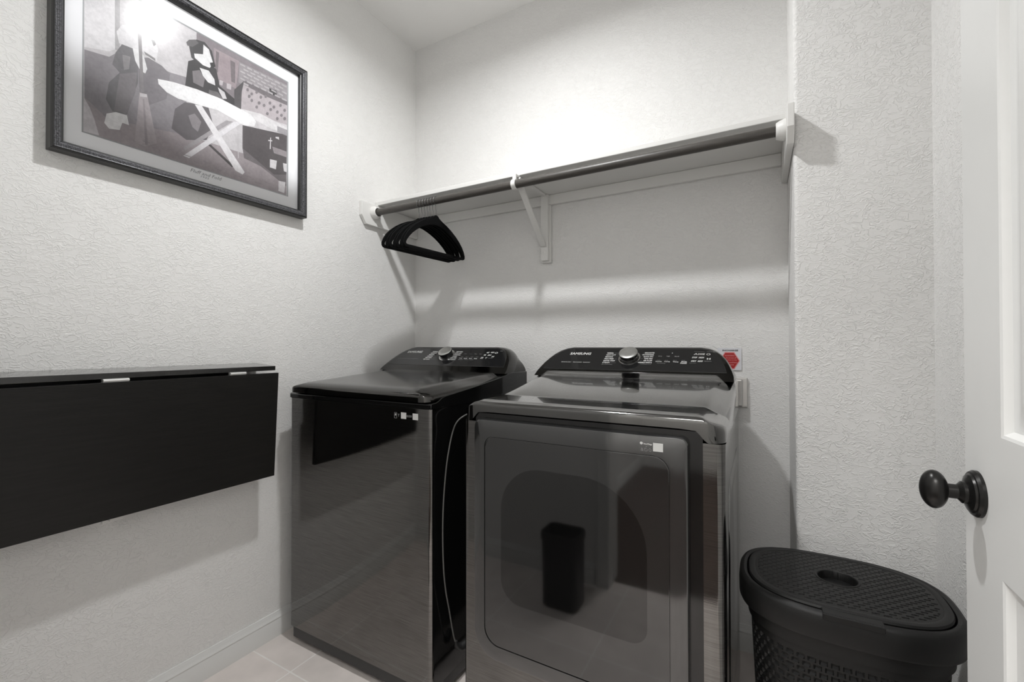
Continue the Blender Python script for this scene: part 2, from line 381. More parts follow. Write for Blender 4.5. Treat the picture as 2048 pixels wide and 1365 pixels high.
PRINT_SHAPES = [
  ((205,202,204),[(-1371,2219),(-760,2169),(-766,1716),(-1370,1719)]),
  ((225,223,225),[(-1371,2219),(-1304,2213),(-1302,1987),(-1315,1974),(-1369,1955)]),
  ((178,176,178),[(-1304,2213),(-1292,2212),(-1291,1988),(-1302,1987)]),
  ((140,133,137),[(-1089,2175),(-760,2169),(-760,2001),(-1088,1990)]),
  ((163,151,155),[(-1036,2149),(-950,2150),(-961,2044),(-1027,2050)]),
  ((123,116,119),[(-1028,2142),(-1018,2142),(-1022,2070),(-1031,2071)]),
  ((123,116,119),[(-981,2137),(-964,2137),(-964,2063),(-977,2062)]),
  ((195,189,192),[(-1016,2048),(-1004,2050),(-1007,2032),(-1017,2031)]),
  ((195,189,192),[(-992,2049),(-977,2051),(-978,2032),(-993,2030)]),
  ((159,154,157),[(-950,2148),(-760,2159),(-762,2079),(-952,2072)]),
  ((149,145,149),[(-1369,1948),(-1315,1958),(-1285,1997),(-1164,1994),(-1118,2003),(-1117,1808),(-1318,1777),(-1368,1810)]),
  ((165,157,160),[(-1368,1815),(-1318,1777),(-1117,1813),(-937,1822),(-767,1834),(-766,1716),(-1370,1719)]),
  ((205,201,204),[(-1369,1814),(-1357,1792),(-1347,1764),(-1336,1721),(-1370,1719)]),
  ((94,89,91),[(-937,1924),(-764,1960),(-766,1801),(-818,1784),(-937,1840)]),
  ((120,115,117),[(-937,1840),(-818,1784),(-766,1801),(-766,1755),(-870,1798),(-931,1806)]),
  ((119,117,120),[(-1285,2014),(-1260,2017),(-1247,1969),(-1247,1919),(-1273,1810),(-1307,1804),(-1322,1832),(-1315,1884),(-1291,1925),(-1308,1940),(-1301,1978)]),
  ((146,143,145),[(-1285,1982),(-1266,1986),(-1269,1947),(-1281,1938)]),
  ((133,129,132),[(-1291,1921),(-1249,1948),(-1253,1886),(-1274,1811),(-1303,1808)]),
  ((133,129,133),[(-1248,1994),(-1221,2009),(-1186,2003),(-1164,1988),(-1173,1905),(-1220,1862),(-1243,1891)]),
  ((221,219,221),[(-1299,2042),(-1286,2070),(-1250,2092),(-1211,2084),(-1196,2049),(-1200,2011),(-1214,2007),(-1233,2017),(-1254,2015),(-1293,2011)]),
  ((135,133,134),[(-1215,2069),(-1206,2071),(-1202,2061),(-1208,2052)]),
  ((135,133,134),[(-1233,2022),(-1204,2016),(-1203,2008),(-1229,2014)]),
  ((231,230,231),[(-1261,2016),(-1246,2020),(-1233,2007),(-1224,1972),(-1229,1956),(-1241,1957),(-1254,1980)]),
  ((233,232,233),[(-1320,1791),(-1299,1805),(-1273,1807),(-1268,1780),(-1284,1780),(-1290,1756),(-1314,1750),(-1325,1762)]),
  ((142,138,140),[(-1250,2107),(-1241,2108),(-1232,1897),(-1240,1892)]),
  ((177,170,173),[(-1243,1891),(-1224,1894),(-1198,1754),(-1228,1732),(-1254,1736)]),
  ((159,152,155),[(-1235,1875),(-1231,1877),(-1221,1739),(-1228,1737)]),
  ((213,209,211),[(-1242,1889),(-1225,1894),(-1224,1885),(-1242,1879)]),
  ((108,104,107),[(-1122,1919),(-1053,1941),(-1034,1876),(-1057,1821),(-1117,1797),(-1159,1817),(-1150,1884)]),
  ((146,141,144),[(-1112,1880),(-1093,1895),(-1073,1876),(-1083,1838),(-1100,1847)]),
  ((70,68,70),[(-1113,2059),(-1074,2093),(-1027,2079),(-1016,2027),(-966,2006),(-937,1966),(-1053,1952),(-1123,1959)]),
  ((134,129,132),[(-1101,2033),(-1079,2048),(-1063,2026),(-1068,1995),(-1098,1996)]),
  ((229,228,229),[(-1079,2056),(-1051,2061),(-1033,2041),(-1030,2021),(-1053,2020),(-1069,2034)]),
  ((75,73,75),[(-1113,2122),(-1089,2145),(-1064,2151),(-1041,2134),(-1030,2089),(-1048,2068),(-1084,2068),(-1104,2076)]),
  ((231,230,231),[(-1068,2141),(-1051,2134),(-1037,2094),(-1048,2072),(-1069,2070),(-1094,2081),(-1096,2094),(-1069,2107)]),
  ((60,59,60),[(-1048,2090),(-1033,2100),(-1030,2086),(-1043,2074)]),
  ((107,104,106),[(-1119,2118),(-1111,2131),(-1092,2143),(-1082,2137),(-1101,2113),(-1116,2109)]),
  ((214,211,213),[(-1022,2019),(-1000,2013),(-992,1993),(-1005,1987),(-1016,2004)]),
  ((114,111,113),[(-1050,1996),(-1022,2002),(-994,1978),(-997,1959),(-1032,1962),(-1052,1964)]),
  ((170,166,169),[(-1048,1980),(-1021,1985),(-1008,1968),(-1037,1964)]),
  ((92,89,91),[(-967,2038),(-932,2089),(-926,2074),(-940,2018),(-942,1964),(-966,1982)]),
  ((185,178,181),[(-932,2089),(-858,2083),(-763,2092),(-763,2000),(-943,1975),(-941,2042)]),
  ((121,116,119),[(-932,2090),(-858,2090),(-763,2095),(-763,2078),(-858,2071),(-932,2074)]),
  ((77,75,77),[(-838,2110),(-808,2114),(-808,2093),(-836,2087)]),
  ((218,216,217),[(-943,1981),(-870,1996),(-764,1989),(-764,1973),(-818,1956),(-937,1966)]),
  ((159,156,159),[(-805,1978),(-762,1980),(-764,1956),(-805,1955)]),
  ((168,164,167),[(-994,1916),(-971,1922),(-1121,1760),(-1126,1769)]),
  ((84,81,82),[(-1062,1813),(-1042,1810),(-965,1764),(-974,1758)]),
  ((228,226,229),[(-966,1924),(-939,1932),(-1109,1740),(-1126,1742)]),
  ((235,234,235),[(-1197,1956),(-1155,1968),(-1088,1979),(-1011,1984),(-907,1976),(-888,1958),(-895,1937),(-931,1925),(-1021,1939),(-1093,1927),(-1141,1921),(-1173,1926),(-1195,1941)]),
  ((232,230,232),[(-1093,1925),(-1072,1931),(-929,1755),(-936,1744),(-962,1750)]),
  ((199,196,198),[(-956,1904),(-952,1905),(-950,1799),(-953,1798)]),
  ((223,220,222),[(-834,1838),(-806,1842),(-810,1807),(-834,1806)]),
  ((223,220,222),[(-799,1766),(-770,1770),(-775,1725),(-799,1726)]),
  ((223,220,222),[(-781,1842),(-765,1844),(-765,1811),(-777,1811)]),
  ((157,150,153),[(-825,1890),(-767,1893),(-767,1870),(-818,1867)]),
  ((223,220,222),[(-841,1909),(-825,1914),(-825,1910),(-841,1905)]),
  ((223,220,222),[(-833,1921),(-830,1923),(-831,1878),(-835,1876)]),
  ((223,220,222),[(-812,1933),(-798,1938),(-797,1927),(-802,1928),(-812,1928)]),
  ((133,128,131),[(-915,2064),(-917,2057),(-923,2055),(-925,2059),(-923,2066),(-917,2069)]),
  ((133,128,131),[(-899,2057),(-902,2050),(-908,2047),(-910,2051),(-908,2058),(-902,2061)]),
  ((133,128,131),[(-881,2072),(-884,2065),(-889,2062),(-892,2067),(-889,2074),(-884,2077)]),
  ((133,128,131),[(-865,2061),(-868,2054),(-874,2051),(-876,2056),(-874,2063),(-868,2066)]),
  ((133,128,131),[(-846,2074),(-849,2066),(-855,2064),(-857,2068),(-855,2076),(-849,2078)]),
  ((133,128,131),[(-871,2036),(-874,2029),(-880,2026),(-883,2031),(-880,2038),(-874,2041)]),
  ((133,128,131),[(-852,2036),(-855,2029),(-861,2026),(-864,2031),(-861,2038),(-855,2041)]),
  ((133,128,131),[(-830,2056),(-832,2049),(-838,2046),(-841,2051),(-838,2058),(-832,2061)]),
  ((133,128,131),[(-899,2032),(-902,2025),(-907,2022),(-910,2027),(-907,2034),(-902,2037)]),
  ((133,128,131),[(-908,2043),(-911,2036),(-917,2033),(-919,2038),(-917,2045),(-911,2048)]),
  ((133,128,131),[(-813,2048),(-816,2041),(-822,2038),(-825,2043),(-822,2050),(-816,2053)]),
  ((133,128,131),[(-799,2035),(-802,2028),(-808,2025),(-811,2030),(-808,2037),(-802,2040)]),
  ((133,128,131),[(-786,2068),(-789,2060),(-795,2057),(-798,2062),(-795,2069),(-789,2072)]),
  ((133,128,131),[(-768,2056),(-772,2048),(-778,2046),(-781,2050),(-778,2058),(-772,2061)]),
  ((133,128,131),[(-826,2033),(-829,2025),(-835,2022),(-838,2027),(-835,2034),(-829,2037)]),
  ((133,128,131),[(-839,2011),(-842,2003),(-848,2001),(-851,2005),(-848,2013),(-842,2015)]),
  ((133,128,131),[(-881,2016),(-883,2009),(-889,2007),(-892,2011),(-889,2018),(-883,2021)]),
  ((133,128,131),[(-782,2030),(-785,2023),(-791,2020),(-795,2025),(-791,2032),(-785,2035)]),
  ((133,128,131),[(-768,2023),(-771,2016),(-778,2013),(-781,2018),(-778,2025),(-771,2028)]),
  ((133,128,131),[(-799,2010),(-802,2002),(-808,1999),(-811,2004),(-808,2012),(-802,2014)]),
  ((185,181,183),[(-947,2144),(-929,2145),(-929,2139),(-947,2138)]),
  ((185,181,183),[(-922,2145),(-904,2146),(-904,2140),(-922,2139)]),
  ((185,181,183),[(-897,2147),(-878,2147),(-878,2141),(-897,2140)]),
  ((185,181,183),[(-871,2148),(-851,2149),(-851,2142),(-871,2142)]),
  ((185,181,183),[(-844,2149),(-824,2150),(-824,2144),(-844,2143)]),
  ((185,181,183),[(-816,2151),(-796,2152),(-796,2145),(-816,2144)]),
  ((185,181,183),[(-788,2152),(-767,2153),(-767,2147),(-788,2146)]),
  ((185,181,183),[(-935,2132),(-917,2133),(-917,2126),(-935,2126)]),
  ((185,181,183),[(-910,2133),(-892,2134),(-892,2128),(-910,2127)]),
  ((185,181,183),[(-884,2134),(-865,2135),(-865,2129),(-884,2128)]),
  ((185,181,183),[(-858,2135),(-838,2136),(-838,2130),(-858,2129)]),
  ((185,181,183),[(-831,2137),(-811,2137),(-811,2131),(-831,2130)]),
  ((185,181,183),[(-803,2138),(-782,2139),(-782,2132),(-802,2132)]),
  ((185,181,183),[(-947,2119),(-929,2119),(-929,2113),(-947,2113)]),
  ((185,181,183),[(-922,2120),(-904,2120),(-904,2114),(-922,2114)]),
  ((185,181,183),[(-897,2121),(-878,2121),(-878,2115),(-897,2115)]),
  ((185,181,183),[(-870,2122),(-851,2122),(-851,2116),(-870,2116)]),
  ((185,181,183),[(-844,2123),(-824,2123),(-824,2117),(-844,2117)]),
  ((185,181,183),[(-816,2124),(-796,2125),(-796,2118),(-816,2118)]),
  ((185,181,183),[(-787,2125),(-767,2126),(-767,2119),(-787,2119)]),
  ((185,181,183),[(-935,2107),(-917,2107),(-917,2101),(-935,2101)]),
  ((185,181,183),[(-910,2107),(-892,2108),(-892,2102),(-910,2101)]),
  ((185,181,183),[(-884,2108),(-865,2109),(-865,2102),(-884,2102)]),
  ((185,181,183),[(-858,2109),(-838,2110),(-838,2103),(-858,2103)]),
  ((185,181,183),[(-830,2110),(-810,2110),(-810,2104),(-830,2104)]),
  ((185,181,183),[(-802,2111),(-782,2111),(-782,2105),(-802,2104)]),
  ((185,181,183),[(-947,2094),(-929,2094),(-929,2088),(-947,2088)]),
  ((185,181,183),[(-922,2094),(-904,2095),(-904,2088),(-922,2088)]),
  ((185,181,183),[(-896,2095),(-878,2095),(-878,2089),(-896,2089)]),
  ((185,181,183),[(-870,2096),(-851,2096),(-851,2090),(-870,2089)]),
  ((185,181,183),[(-843,2096),(-824,2097),(-824,2090),(-843,2090)]),
  ((185,181,183),[(-816,2097),(-796,2097),(-796,2091),(-816,2091)]),
  ((185,181,183),[(-787,2098),(-766,2098),(-766,2092),(-787,2091)]),
  ((185,181,183),[(-935,2081),(-917,2082),(-917,2075),(-935,2075)]),
  ((155,148,151),[(-1260,1739),(-1242,1738),(-1242,1737),(-1260,1737)]),
  ((155,148,151),[(-1235,1748),(-1216,1748),(-1216,1746),(-1235,1746)]),
  ((155,148,151),[(-1209,1738),(-1190,1737),(-1190,1736),(-1209,1736)]),
  ((155,148,151),[(-1182,1748),(-1162,1747),(-1162,1746),(-1182,1746)]),
  ((155,148,151),[(-1154,1737),(-1134,1736),(-1134,1735),(-1154,1735)]),
  ((155,148,151),[(-1126,1747),(-1104,1747),(-1104,1745),(-1126,1745)]),
  ((155,148,151),[(-1096,1736),(-1074,1735),(-1074,1734),(-1096,1734)]),
  ((155,148,151),[(-1065,1747),(-1042,1746),(-1042,1744),(-1065,1744)]),
  ((155,148,151),[(-1033,1735),(-1009,1734),(-1009,1732),(-1033,1733)]),
  ((155,148,151),[(-1000,1746),(-975,1745),(-975,1744),(-1000,1744)]),
  ((155,148,151),[(-965,1734),(-939,1733),(-939,1731),(-965,1731)]),
  ((155,148,151),[(-929,1745),(-902,1745),(-902,1743),(-929,1743)]),
  ((155,148,151),[(-892,1733),(-864,1732),(-864,1730),(-892,1730)]),
  ((155,148,151),[(-853,1744),(-824,1744),(-824,1742),(-853,1742)]),
]
# ------------------------------------------------------------------ room
H = 2.743
XN, X2, YP, YF, WT = 1.735, 2.038, -0.33, -1.80, 0.12     # alcove side, right wall, pier face, front wall, wall thickness
DO0, DO1, DH = 1.03, 1.962, 2.05                            # doorway in the front wall
struct(MB().box(-WT, X2 + 1.2, YF - .06, WT, -.1, 0).build('floor', M['floor'], smooth=0))
struct(MB().box(-WT, X2 + 1.2, YF - 2.4, YF - .06, -.1, -.001).build('floor_hall', M['wood_floor'], smooth=0))
struct(MB().box(-WT, X2 + 1.2, YF - 2.2, WT, H, H + .1).build('ceiling', M['ceiling'], smooth=0))
struct(MB().box(-WT, 0, YF - WT, WT, 0, H).build('wall_left', M['wall'], smooth=0))
struct(MB().box(0, X2 + WT, 0, WT, 0, H).build('wall_back', M['wall'], smooth=0))
# pier beside the alcove (its outer corner is a rounded bead) and the right wall in one drywall skin
r = .012
pts = [(XN, 0.0), (XN, YP + r)] + [(XN + r - r * math.cos(a), YP + r - r * math.sin(a)) for a in [k * PI / 12 for k in range(1, 7)]] + [(X2, YP), (X2, YF - WT), (X2 + WT, YF - WT), (X2 + WT, 0.0)]
struct(MB().prism(pts, fXY, 0, H).build('wall_right', M['wall_rough'], smooth=35))
mb = MB()
mb.box(0, DO0, YF - WT, YF, 0, H); mb.box(DO1, X2, YF - WT, YF, 0, H); mb.box(DO0, DO1, YF - WT, YF, DH, H)
struct(mb.build('wall_front', M['wall'], smooth=0))
# hallway beyond the doorway
mb = MB(); mb.box(.55, .67, -4.0, YF - WT, 0, H); struct(mb.build('wall_hall_left', M['wall'], smooth=0))
mb = MB(); mb.box(2.35, 2.47, -4.0, YF - WT, 0, H); struct(mb.build('wall_hall_right', M['wall'], smooth=0))
mb = MB(); mb.box(.55, 2.47, -4.12, -4.0, 0, H); struct(mb.build('wall_hall_back', M['wall'], smooth=0))

BB = [(0, 0), (.0145, 0), (.0145, .060), (.0125, .064), (.0125, .067), (.0140, .070), (.0125, .075), (.0085, .080), (.0085, .083), (.0060, .087), (.0050, .0926), (0, .0926)]
def baseboard(name, a, b, nrm):
    a = Vector((*a, 0)); b = Vector((*b, 0)); n = Vector((*nrm, 0))
    mb = MB(); mb.loft([[a + n * p[0] + Vector((0, 0, p[1])) for p in BB], [b + n * p[0] + Vector((0, 0, p[1])) for p in BB]])
    return struct(mb.build(name, M['trim'], smooth=40))
baseboard('baseboard_left', (0, YF), (0, 0), (1, 0))
baseboard('baseboard_back', (.0145, 0), (XN, 0), (0, -1))
baseboard('baseboard_right', (XN + .002, YP), (X2, YP), (0, -1))
baseboard('baseboard_side', (X2, YF), (X2, YP - .0145), (-1, 0))
baseboard('baseboard_front', (.0145, YF), (DO0 - .065, YF), (0, 1))
baseboard('baseboard_hall', (.67, -4.0), (.67, YF - WT), (1, 0))
# casing and jamb round the doorway
mb = MB()
mb.box(DO0 - .062, DO0 + .004, YF, YF + .016, 0, DH + .06); mb.box(DO0 - .052, DO0 - .040, YF + .016, YF + .021, 0, DH + .05)
mb.box(DO1 - .004, DO1 + .062, YF, YF + .016, 0, DH + .06); mb.box(DO0 + .004, DO1 - .004, YF, YF + .016, DH, DH + .06)
struct(mb.build('trim_1', M['trim'], smooth=0, bevel=.002))
mb = MB()
mb.box(DO0, DO0 + .004, YF - WT, YF, 0, DH); mb.box(DO1 - .004, DO1, YF - WT, YF, 0, DH)
struct(mb.build('trim_2', M['trim'], smooth=0))

# ------------------------------------------------------------------ ceiling lamp (the light that throws every shadow here)
lamp = thing('ceiling_light', 'round white ceiling lamp whose glare shows on the picture glass', 'lamp', (LAMP_POS[0], LAMP_POS[1], H))
MB().lathe([(.085, H), (.085, H - .014), (.070, H - .030), (.052, H - .060), (.048, H - .070), (.046, H - .070), (.044, H - .060)], (LAMP_POS[0], LAMP_POS[1], 0), (0, 0, 1)).build('housing', M['trim'], lamp)
MB().lathe([(.0455, H - .066), (.044, H - .076), (.036, H - .0835), (.022, H - .0875), (.002, H - .089)], (LAMP_POS[0], LAMP_POS[1], 0), (0, 0, 1), 40).build('lens', M['lamp'], lamp)
hl = thing('hall_fill_panel', 'added square housing above the fill light on the unseen hallway ceiling', 'lamp', (1.45, -2.75, H))  # made-up housing, only dresses the added hall fill
MB().box(.97, 1.93, -3.23, -2.27, H - .03, H).build('housing', M['trim'], hl, smooth=0, bevel=.004)

# ------------------------------------------------------------------ door (standing open along the right wall)
XD, YD0, YD1, DT = 1.923, -.913, -1.775, .035
def door_leaf():
    mb = MB()
    rails = [(.02, .25), (.80 + .014, 1.001), (2.02 - .12, 2.035)]
    st = .118
    zc = [(.25, .814), (1.001, 1.90)]
    # solid stiles and rails
    mb.box(XD, XD + DT, YD0 - st, YD0, .012, 2.035); mb.box(XD, XD + DT, YD1, YD1 + st, .012, 2.035)
    for a, b in ((.012, .25), (.814, 1.001), (1.90, 2.035)): mb.box(XD, XD + DT, YD1 + st, YD0 - st, a, b)
    for a, b in zc:
        y0, y1 = YD1 + st, YD0 - st
        for side in (0, 1):
            X = (lambda d: XD + d) if side == 0 else (lambda d: XD + DT - d)
            prof = [(0, 0), (.004, .0015), (.010, .009), (.016, .0105), (.022, .0105), (.046, .003), (.050, .0028)]
            rings = [[(X(dx), y, z) for y, z in ((y0 + i, a + i), (y1 - i, a + i), (y1 - i, b - i), (y0 + i, b - i))] for i, dx in prof]
            mb.loft(rings, 0, False, True)
    return mb
dr = struct(door_leaf().build('door_1', M['door'], smooth=20))
KY, KZ = -.958, .906
kn = MB()
kn.lathe([(.0335, 0), (.0335, .004), (.031, .0075), (.028, .008), (.0265, .0105), (.020, .013), (.016, .014)], (XD, KY, KZ), (-1, 0, 0), 48)
rose = kn.build('knob_rose', M['bronze'], dr, smooth=25)
kn = MB()
kn.lathe([(.016, .012), (.016, .018), (.0125, .021), (.0105, .023), (.0105, .040)], (XD, KY, KZ), (-1, 0, 0), 40)
prof = [(.0098, .034)] + [(.0285 * math.sin(a), .0485 - .0165 * math.cos(a)) for a in [PI * (k / 24) for k in range(3, 24)]] + [(.001, .065)]
kn.lathe(prof, (XD, KY, KZ), (-1, 0, 0), 48, 0, True, True, 1.0, .78, (0, 0, 1))
kn.build('door_knob', M['bronze'], dr, smooth=40)
mb = MB()
for z in (.25, 1.02, 1.80): mb.lathe([(.006, z - .045), (.006, z + .045)], (XD - .005, YD1 - .006, 0), (0, 0, 1), 12)
mb.build('hinge', M['bronze'], dr)

# ------------------------------------------------------------------ framed picture
FY0, FY1, FZ0, FZ1 = -1.441, -.691, 1.643, 2.246
pic = thing('framed_picture', 'framed black and white print of dogs at an ironing board, hung on the left wall', 'picture', (0, (FY0 + FY1) / 2, FZ0))
prof = [(0, .0015, 1), (0, .034, 1), (.0025, .0385, 1), (.005, .040, 1), (.0065, .0375, 0), (.009, .0365, 0), (.015, .0375, 0), (.020, .0345, 0), (.024, .029, 0), (.027, .0275, 1), (.028, .025, 1), (.028, .0135, 1)]
mb = MB()
rects = lambda d, x: [(x, FY0 + d, FZ0 + d), (x, FY1 - d, FZ0 + d), (x, FY1 - d, FZ1 - d), (x, FY0 + d, FZ1 - d)]
for (d0, x0, k0), (d1, x1, k1) in zip(prof[:-1], prof[1:]):
    mb.loft([rects(d0, x0), rects(d1, x1)], k1 if k1 == k0 else 1, False, False)
mb.build('frame', [M['frame'], M['frame_plain']], pic, smooth=25)
PY0, PY1, PZ0, PZ1 = -1.370, -.764, 1.7185, 2.169
iy0, iy1, iz0, iz1 = FY0 + .026, FY1 - .026, FZ0 + .026, FZ1 - .026
mb = MB()
O = [(iy0, iz0), (iy1, iz0), (iy1, iz1), (iy0, iz1)]
I1 = [(PY0 - .004, PZ0 - .004), (PY1 + .004, PZ0 - .004), (PY1 + .004, PZ1 + .004), (PY0 - .004, PZ1 + .004)]
I2 = [(PY0, PZ0), (PY1, PZ0), (PY1, PZ1), (PY0, PZ1)]
mb.loft([[fYZ(p, .0145) for p in O], [fYZ(p, .0145) for p in I1]], 0, False, False)
mb.loft([[fYZ(p, .0145) for p in I1], [fYZ(p, .0122) for p in I2]], 1, False, False)
fnp = lambda u, v, h: (.0146 + h, u, v)
put_text(mb, 'Fluff and Fold', fnp, -1.106, -1.012, 1.697, 1.7085, 2, .35)
put_text(mb, '1925', fnp, -1.075, -1.050, 1.6885, 1.6945, 2, .3)
mb.build('mat_board', [M['mat_board'], M['mat_bevel'], M['ink']], pic, smooth=0)
mb = MB()
PRINT_BODY = True
def clip(poly):
    def cut(P, ax, val, sgn):
        out = []
        for i in range(len(P)):
            a, b = P[i], P[(i + 1) % len(P)]
            ia, ib = (a[ax] - val) * sgn >= 0, (b[ax] - val) * sgn >= 0
            if ia: out.append(a)
            if ia != ib:
                t = (val - a[ax]) / (b[ax] - a[ax]); out.append(tuple(a[k] + t * (b[k] - a[k]) for k in (0, 1)))
        return out
    for ax, val, s in ((0, PY0 - .001, 1), (0, PY1 + .001, -1), (1, PZ0 - .001, 1), (1, PZ1 + .001, -1)):
        poly = cut(poly, ax, val, s)
        if len(poly) < 3: return None
    return poly
for k, (c, pl) in enumerate(PRINT_SHAPES):
    pl = clip([(a / 1000, b / 1000) for a, b in pl])
    if not pl: continue
    base = len(mb.v); x = .0120 + k * .000008
    if k == 0: pl = [(PY0 - .001, PZ0 - .001), (PY1 + .001, PZ0 - .001), (PY1 + .001, PZ1 + .001), (PY0 - .001, PZ1 + .001)]
    mb.add([(x, a, b) for a, b in pl], [tuple(range(len(pl)))], 0, srgb(c))
mb.build('print', M['print'], pic, smooth=0)
MB().box(.0022, .0112, iy0, iy1, iz0, iz1).build('backing_board', M['wood_black'], pic, smooth=0)
mb = MB(); mb.quad((.0190, iy0, iz0), (.0190, iy1, iz0), (.0190, iy1, iz1), (.0190, iy0, iz1))
mb.build('glass', M['glass'], pic, smooth=0)

# ------------------------------------------------------------------ fold-down wall table
TY1, TY0 = -.872, -1.665
tb = thing('fold_down_table', 'black wood drop-leaf table folded flat against the left wall under the picture', 'table', (0, (TY0 + TY1) / 2, .65))
lg = MB(); lg.loft([[(x, y, z) for x, z in ((.001, 1.0590), (.118, 1.0500), (.118, 1.0345), (.001, 1.0375))] for y in (TY0, TY1 - .004)])
lg.build('ledge', M['wood_top'], tb, smooth=0, bevel=.001)
mb = MB()
mb.loft([[(x, y, z) for x, z in ((.1045, 1.025), (.122, 1.025), (.099, .650), (.0815, .650))] for y in (TY0, TY1 + .006)])
mb.build('leaf', M['wood_black'], tb, smooth=0, bevel=.0012)
for ya, yb in ((-1.358, -1.302), (-1.033, -.982)):
    mb = MB(); mb.box(.106, .119, ya, yb, 1.0252, 1.0275); mb.tube([(.1195, ya, 1.0300), (.1195, yb, 1.0300)], .0036, 10); mb.box(.108, .1175, ya, yb, 1.029, 1.0343)
    mb.build('hinge', M['hinge'], tb, smooth=30)
mb = MB(); mb.box(.001, .03, TY0 + .05, TY1 - .07, .99, 1.036); mb.build('wall_rail', M['wood_black'], tb, smooth=0, bevel=.001)
mb = MB(); mb.box(.001, .012, -1.322, -1.290, .616, .99); mb.box(.012, .060, -1.322, -1.290, .632, .70); mb.build('wall_bracket', M['hinge'], tb, smooth=0, bevel=.001)

# ------------------------------------------------------------------ shelf with hanging rod
ZS = 1.8085; YS = -.290
sh = thing('wall_shelf', 'long white painted shelf spanning the alcove above the washer and dryer', 'shelf', (XN / 2, 0, ZS))
MB().box(.001, XN - .001, YS, -.001, ZS, ZS + .0185).build('shelf_board', M['shelf'], sh, smooth=0, bevel=.002)
eb = [(-.001, ZS - .07), (-.365, ZS - .10), (-.388, ZS - .068), (-.388, ZS + .035), (-.001, ZS + .035)]
eb = [(-.001, 1.738), (-.001, 1.842), (-.388, 1.842), (-.388, 1.742), (-.358, 1.700), (-.330, 1.697)]
eb = [(-.001, 1.702), (-.001, 1.8075), (-.390, 1.8075), (-.390, 1.742), (-.362, 1.702)]
MB().prism(eb, fYZ, .001, .019).build('end_board', M['shelf'], sh, smooth=0, bevel=.002)
MB().prism(eb, fYZ, XN - .019, XN - .001).build('end_board', M['shelf'], sh, smooth=0, bevel=.002)
MB().box(.0195, XN - .0195, -.019, -.001, 1.764, ZS - .0005).build('cleat', M['shelf'], sh, smooth=0, bevel=.0015)
RY, RZ, RR_ = -.312, 1.7655, .0155
for sx, nx in ((.019, 1), (XN - .019, -1)):
    mb = MB()
    mb.lathe([(.031, 0), (.031, .006), (.0295, .009), (.0275, .016), (.0235, .024), (.0215, .0255), (.0190, .0245), (.0180, .019), (.0180, .004)], (sx, RY, RZ), (nx, 0, 0), 40, 0, False, False)
    mb.build('rod_socket', M['plastic_white'], sh, smooth=35)
rod = tag(MB().tube([(.024 + (XN - .048) * k / 20, RY, RZ) for k in range(21)], RR_, 28).build('hanging_rod', M['rod']), 'dark brown round wooden clothes rod running below the white shelf', 'rod')
br = thing('shelf_bracket', 'white angled bracket holding the middle of the shelf and rod', 'bracket', (.80, -.001, 1.507))
MB().box(.778, .812, -.038, -.0195, 1.507, 1.8078).build('wall_plate', M['shelf'], br, smooth=0, bevel=.002)
MB().box(.774, .818, -.0192, -.001, 1.500, 1.763).build('backer_board', M['shelf'], br, smooth=0, bevel=.002)
mb = MB()
a, b = Vector((.795, -.045, 1.575)), Vector((.795, -.288, 1.800))
d = (b - a).normalized(); nrm = Vector((0, d.z, -d.y))
mb.loft([[p + Vector((sx, 0, 0)) + nrm * sn for sx, sn in ((-.012, -.009), (.012, -.009), (.012, .003), (-.012, .003))] for p in (a, b)])
mb.build('brace', M['shelf'], br, smooth=0, bevel=.0015)
mb = MB(); mb.box(.787, .803, -.306, -.039, 1.7985, 1.8078); mb.box(.787, .803, -.318, -.306, RZ + RR_ + .001, 1.8078); mb.build('top_arm', M['shelf'], br, smooth=0, bevel=.001)
mb = MB()
for k, (a0, a1) in enumerate(((-.62 * PI, 1.15 * PI),)):
    n = 30; rings = []
    for i in range(n + 1):
        t_ = math.pi * .42 + (1.2 * PI) * i / n
        rings.append([(.795 + sx, RY + (RR_ + rd) * math.cos(t_), RZ + (RR_ + rd) * math.sin(t_)) for sx, rd in ((-.009, .0008), (.009, .0008), (.009, .0050), (-.009, .0050))])
    mb.loft(rings)
mb.build('rod_hook', M['plastic_white'], br, smooth=35)
mb = MB(); mb.lathe([(.006, 0), (.006, .001), (.004, .0018)], (.795, -.038, 1.545), (0, -1, 0), 16); mb.build('screw', M['plastic_white'], br)

# ------------------------------------------------------------------ velvet hangers
def hanger_outlines():
    out = []; inn = []
    n = 14
    def sm(t): return t * t * (3 - 2 * t)
    # right half from neck to lower corner, given as (y, z) with z down from the neck
    half_o = [(0.0, .010), (.010, .008), (.022, -.002), (.045, -.012), (.075, -.022), (.11, -.038), (.145, -.058), (.175, -.080), (.198, -.102), (.212, -.122), (.2195, -.140), (.2195, -.151), (.214, -.158), (.204, -.161), (.15, -.161), (.10, -.161), (.05, -.161), (0, -.161)]
    half_i = [(0.0, -.034), (.008, -.034), (.020, -.035), (.042, -.040), (.071, -.049), (.104, -.062), (.136, -.079), (.163, -.097), (.184, -.115), (.198, -.130), (.2050, -.140), (.2055, -.145), (.203, -.148), (.196, -.1495), (.15, -.1495), (.10, -.1495), (.05, -.1495), (0, -.1495)]
    o = half_o + [(-y, z) for y, z in half_o[-2:0:-1]]
    i = half_i + [(-y, z) for y, z in half_i[-2:0:-1]]
    return o, i
HO, HI = hanger_outlines()
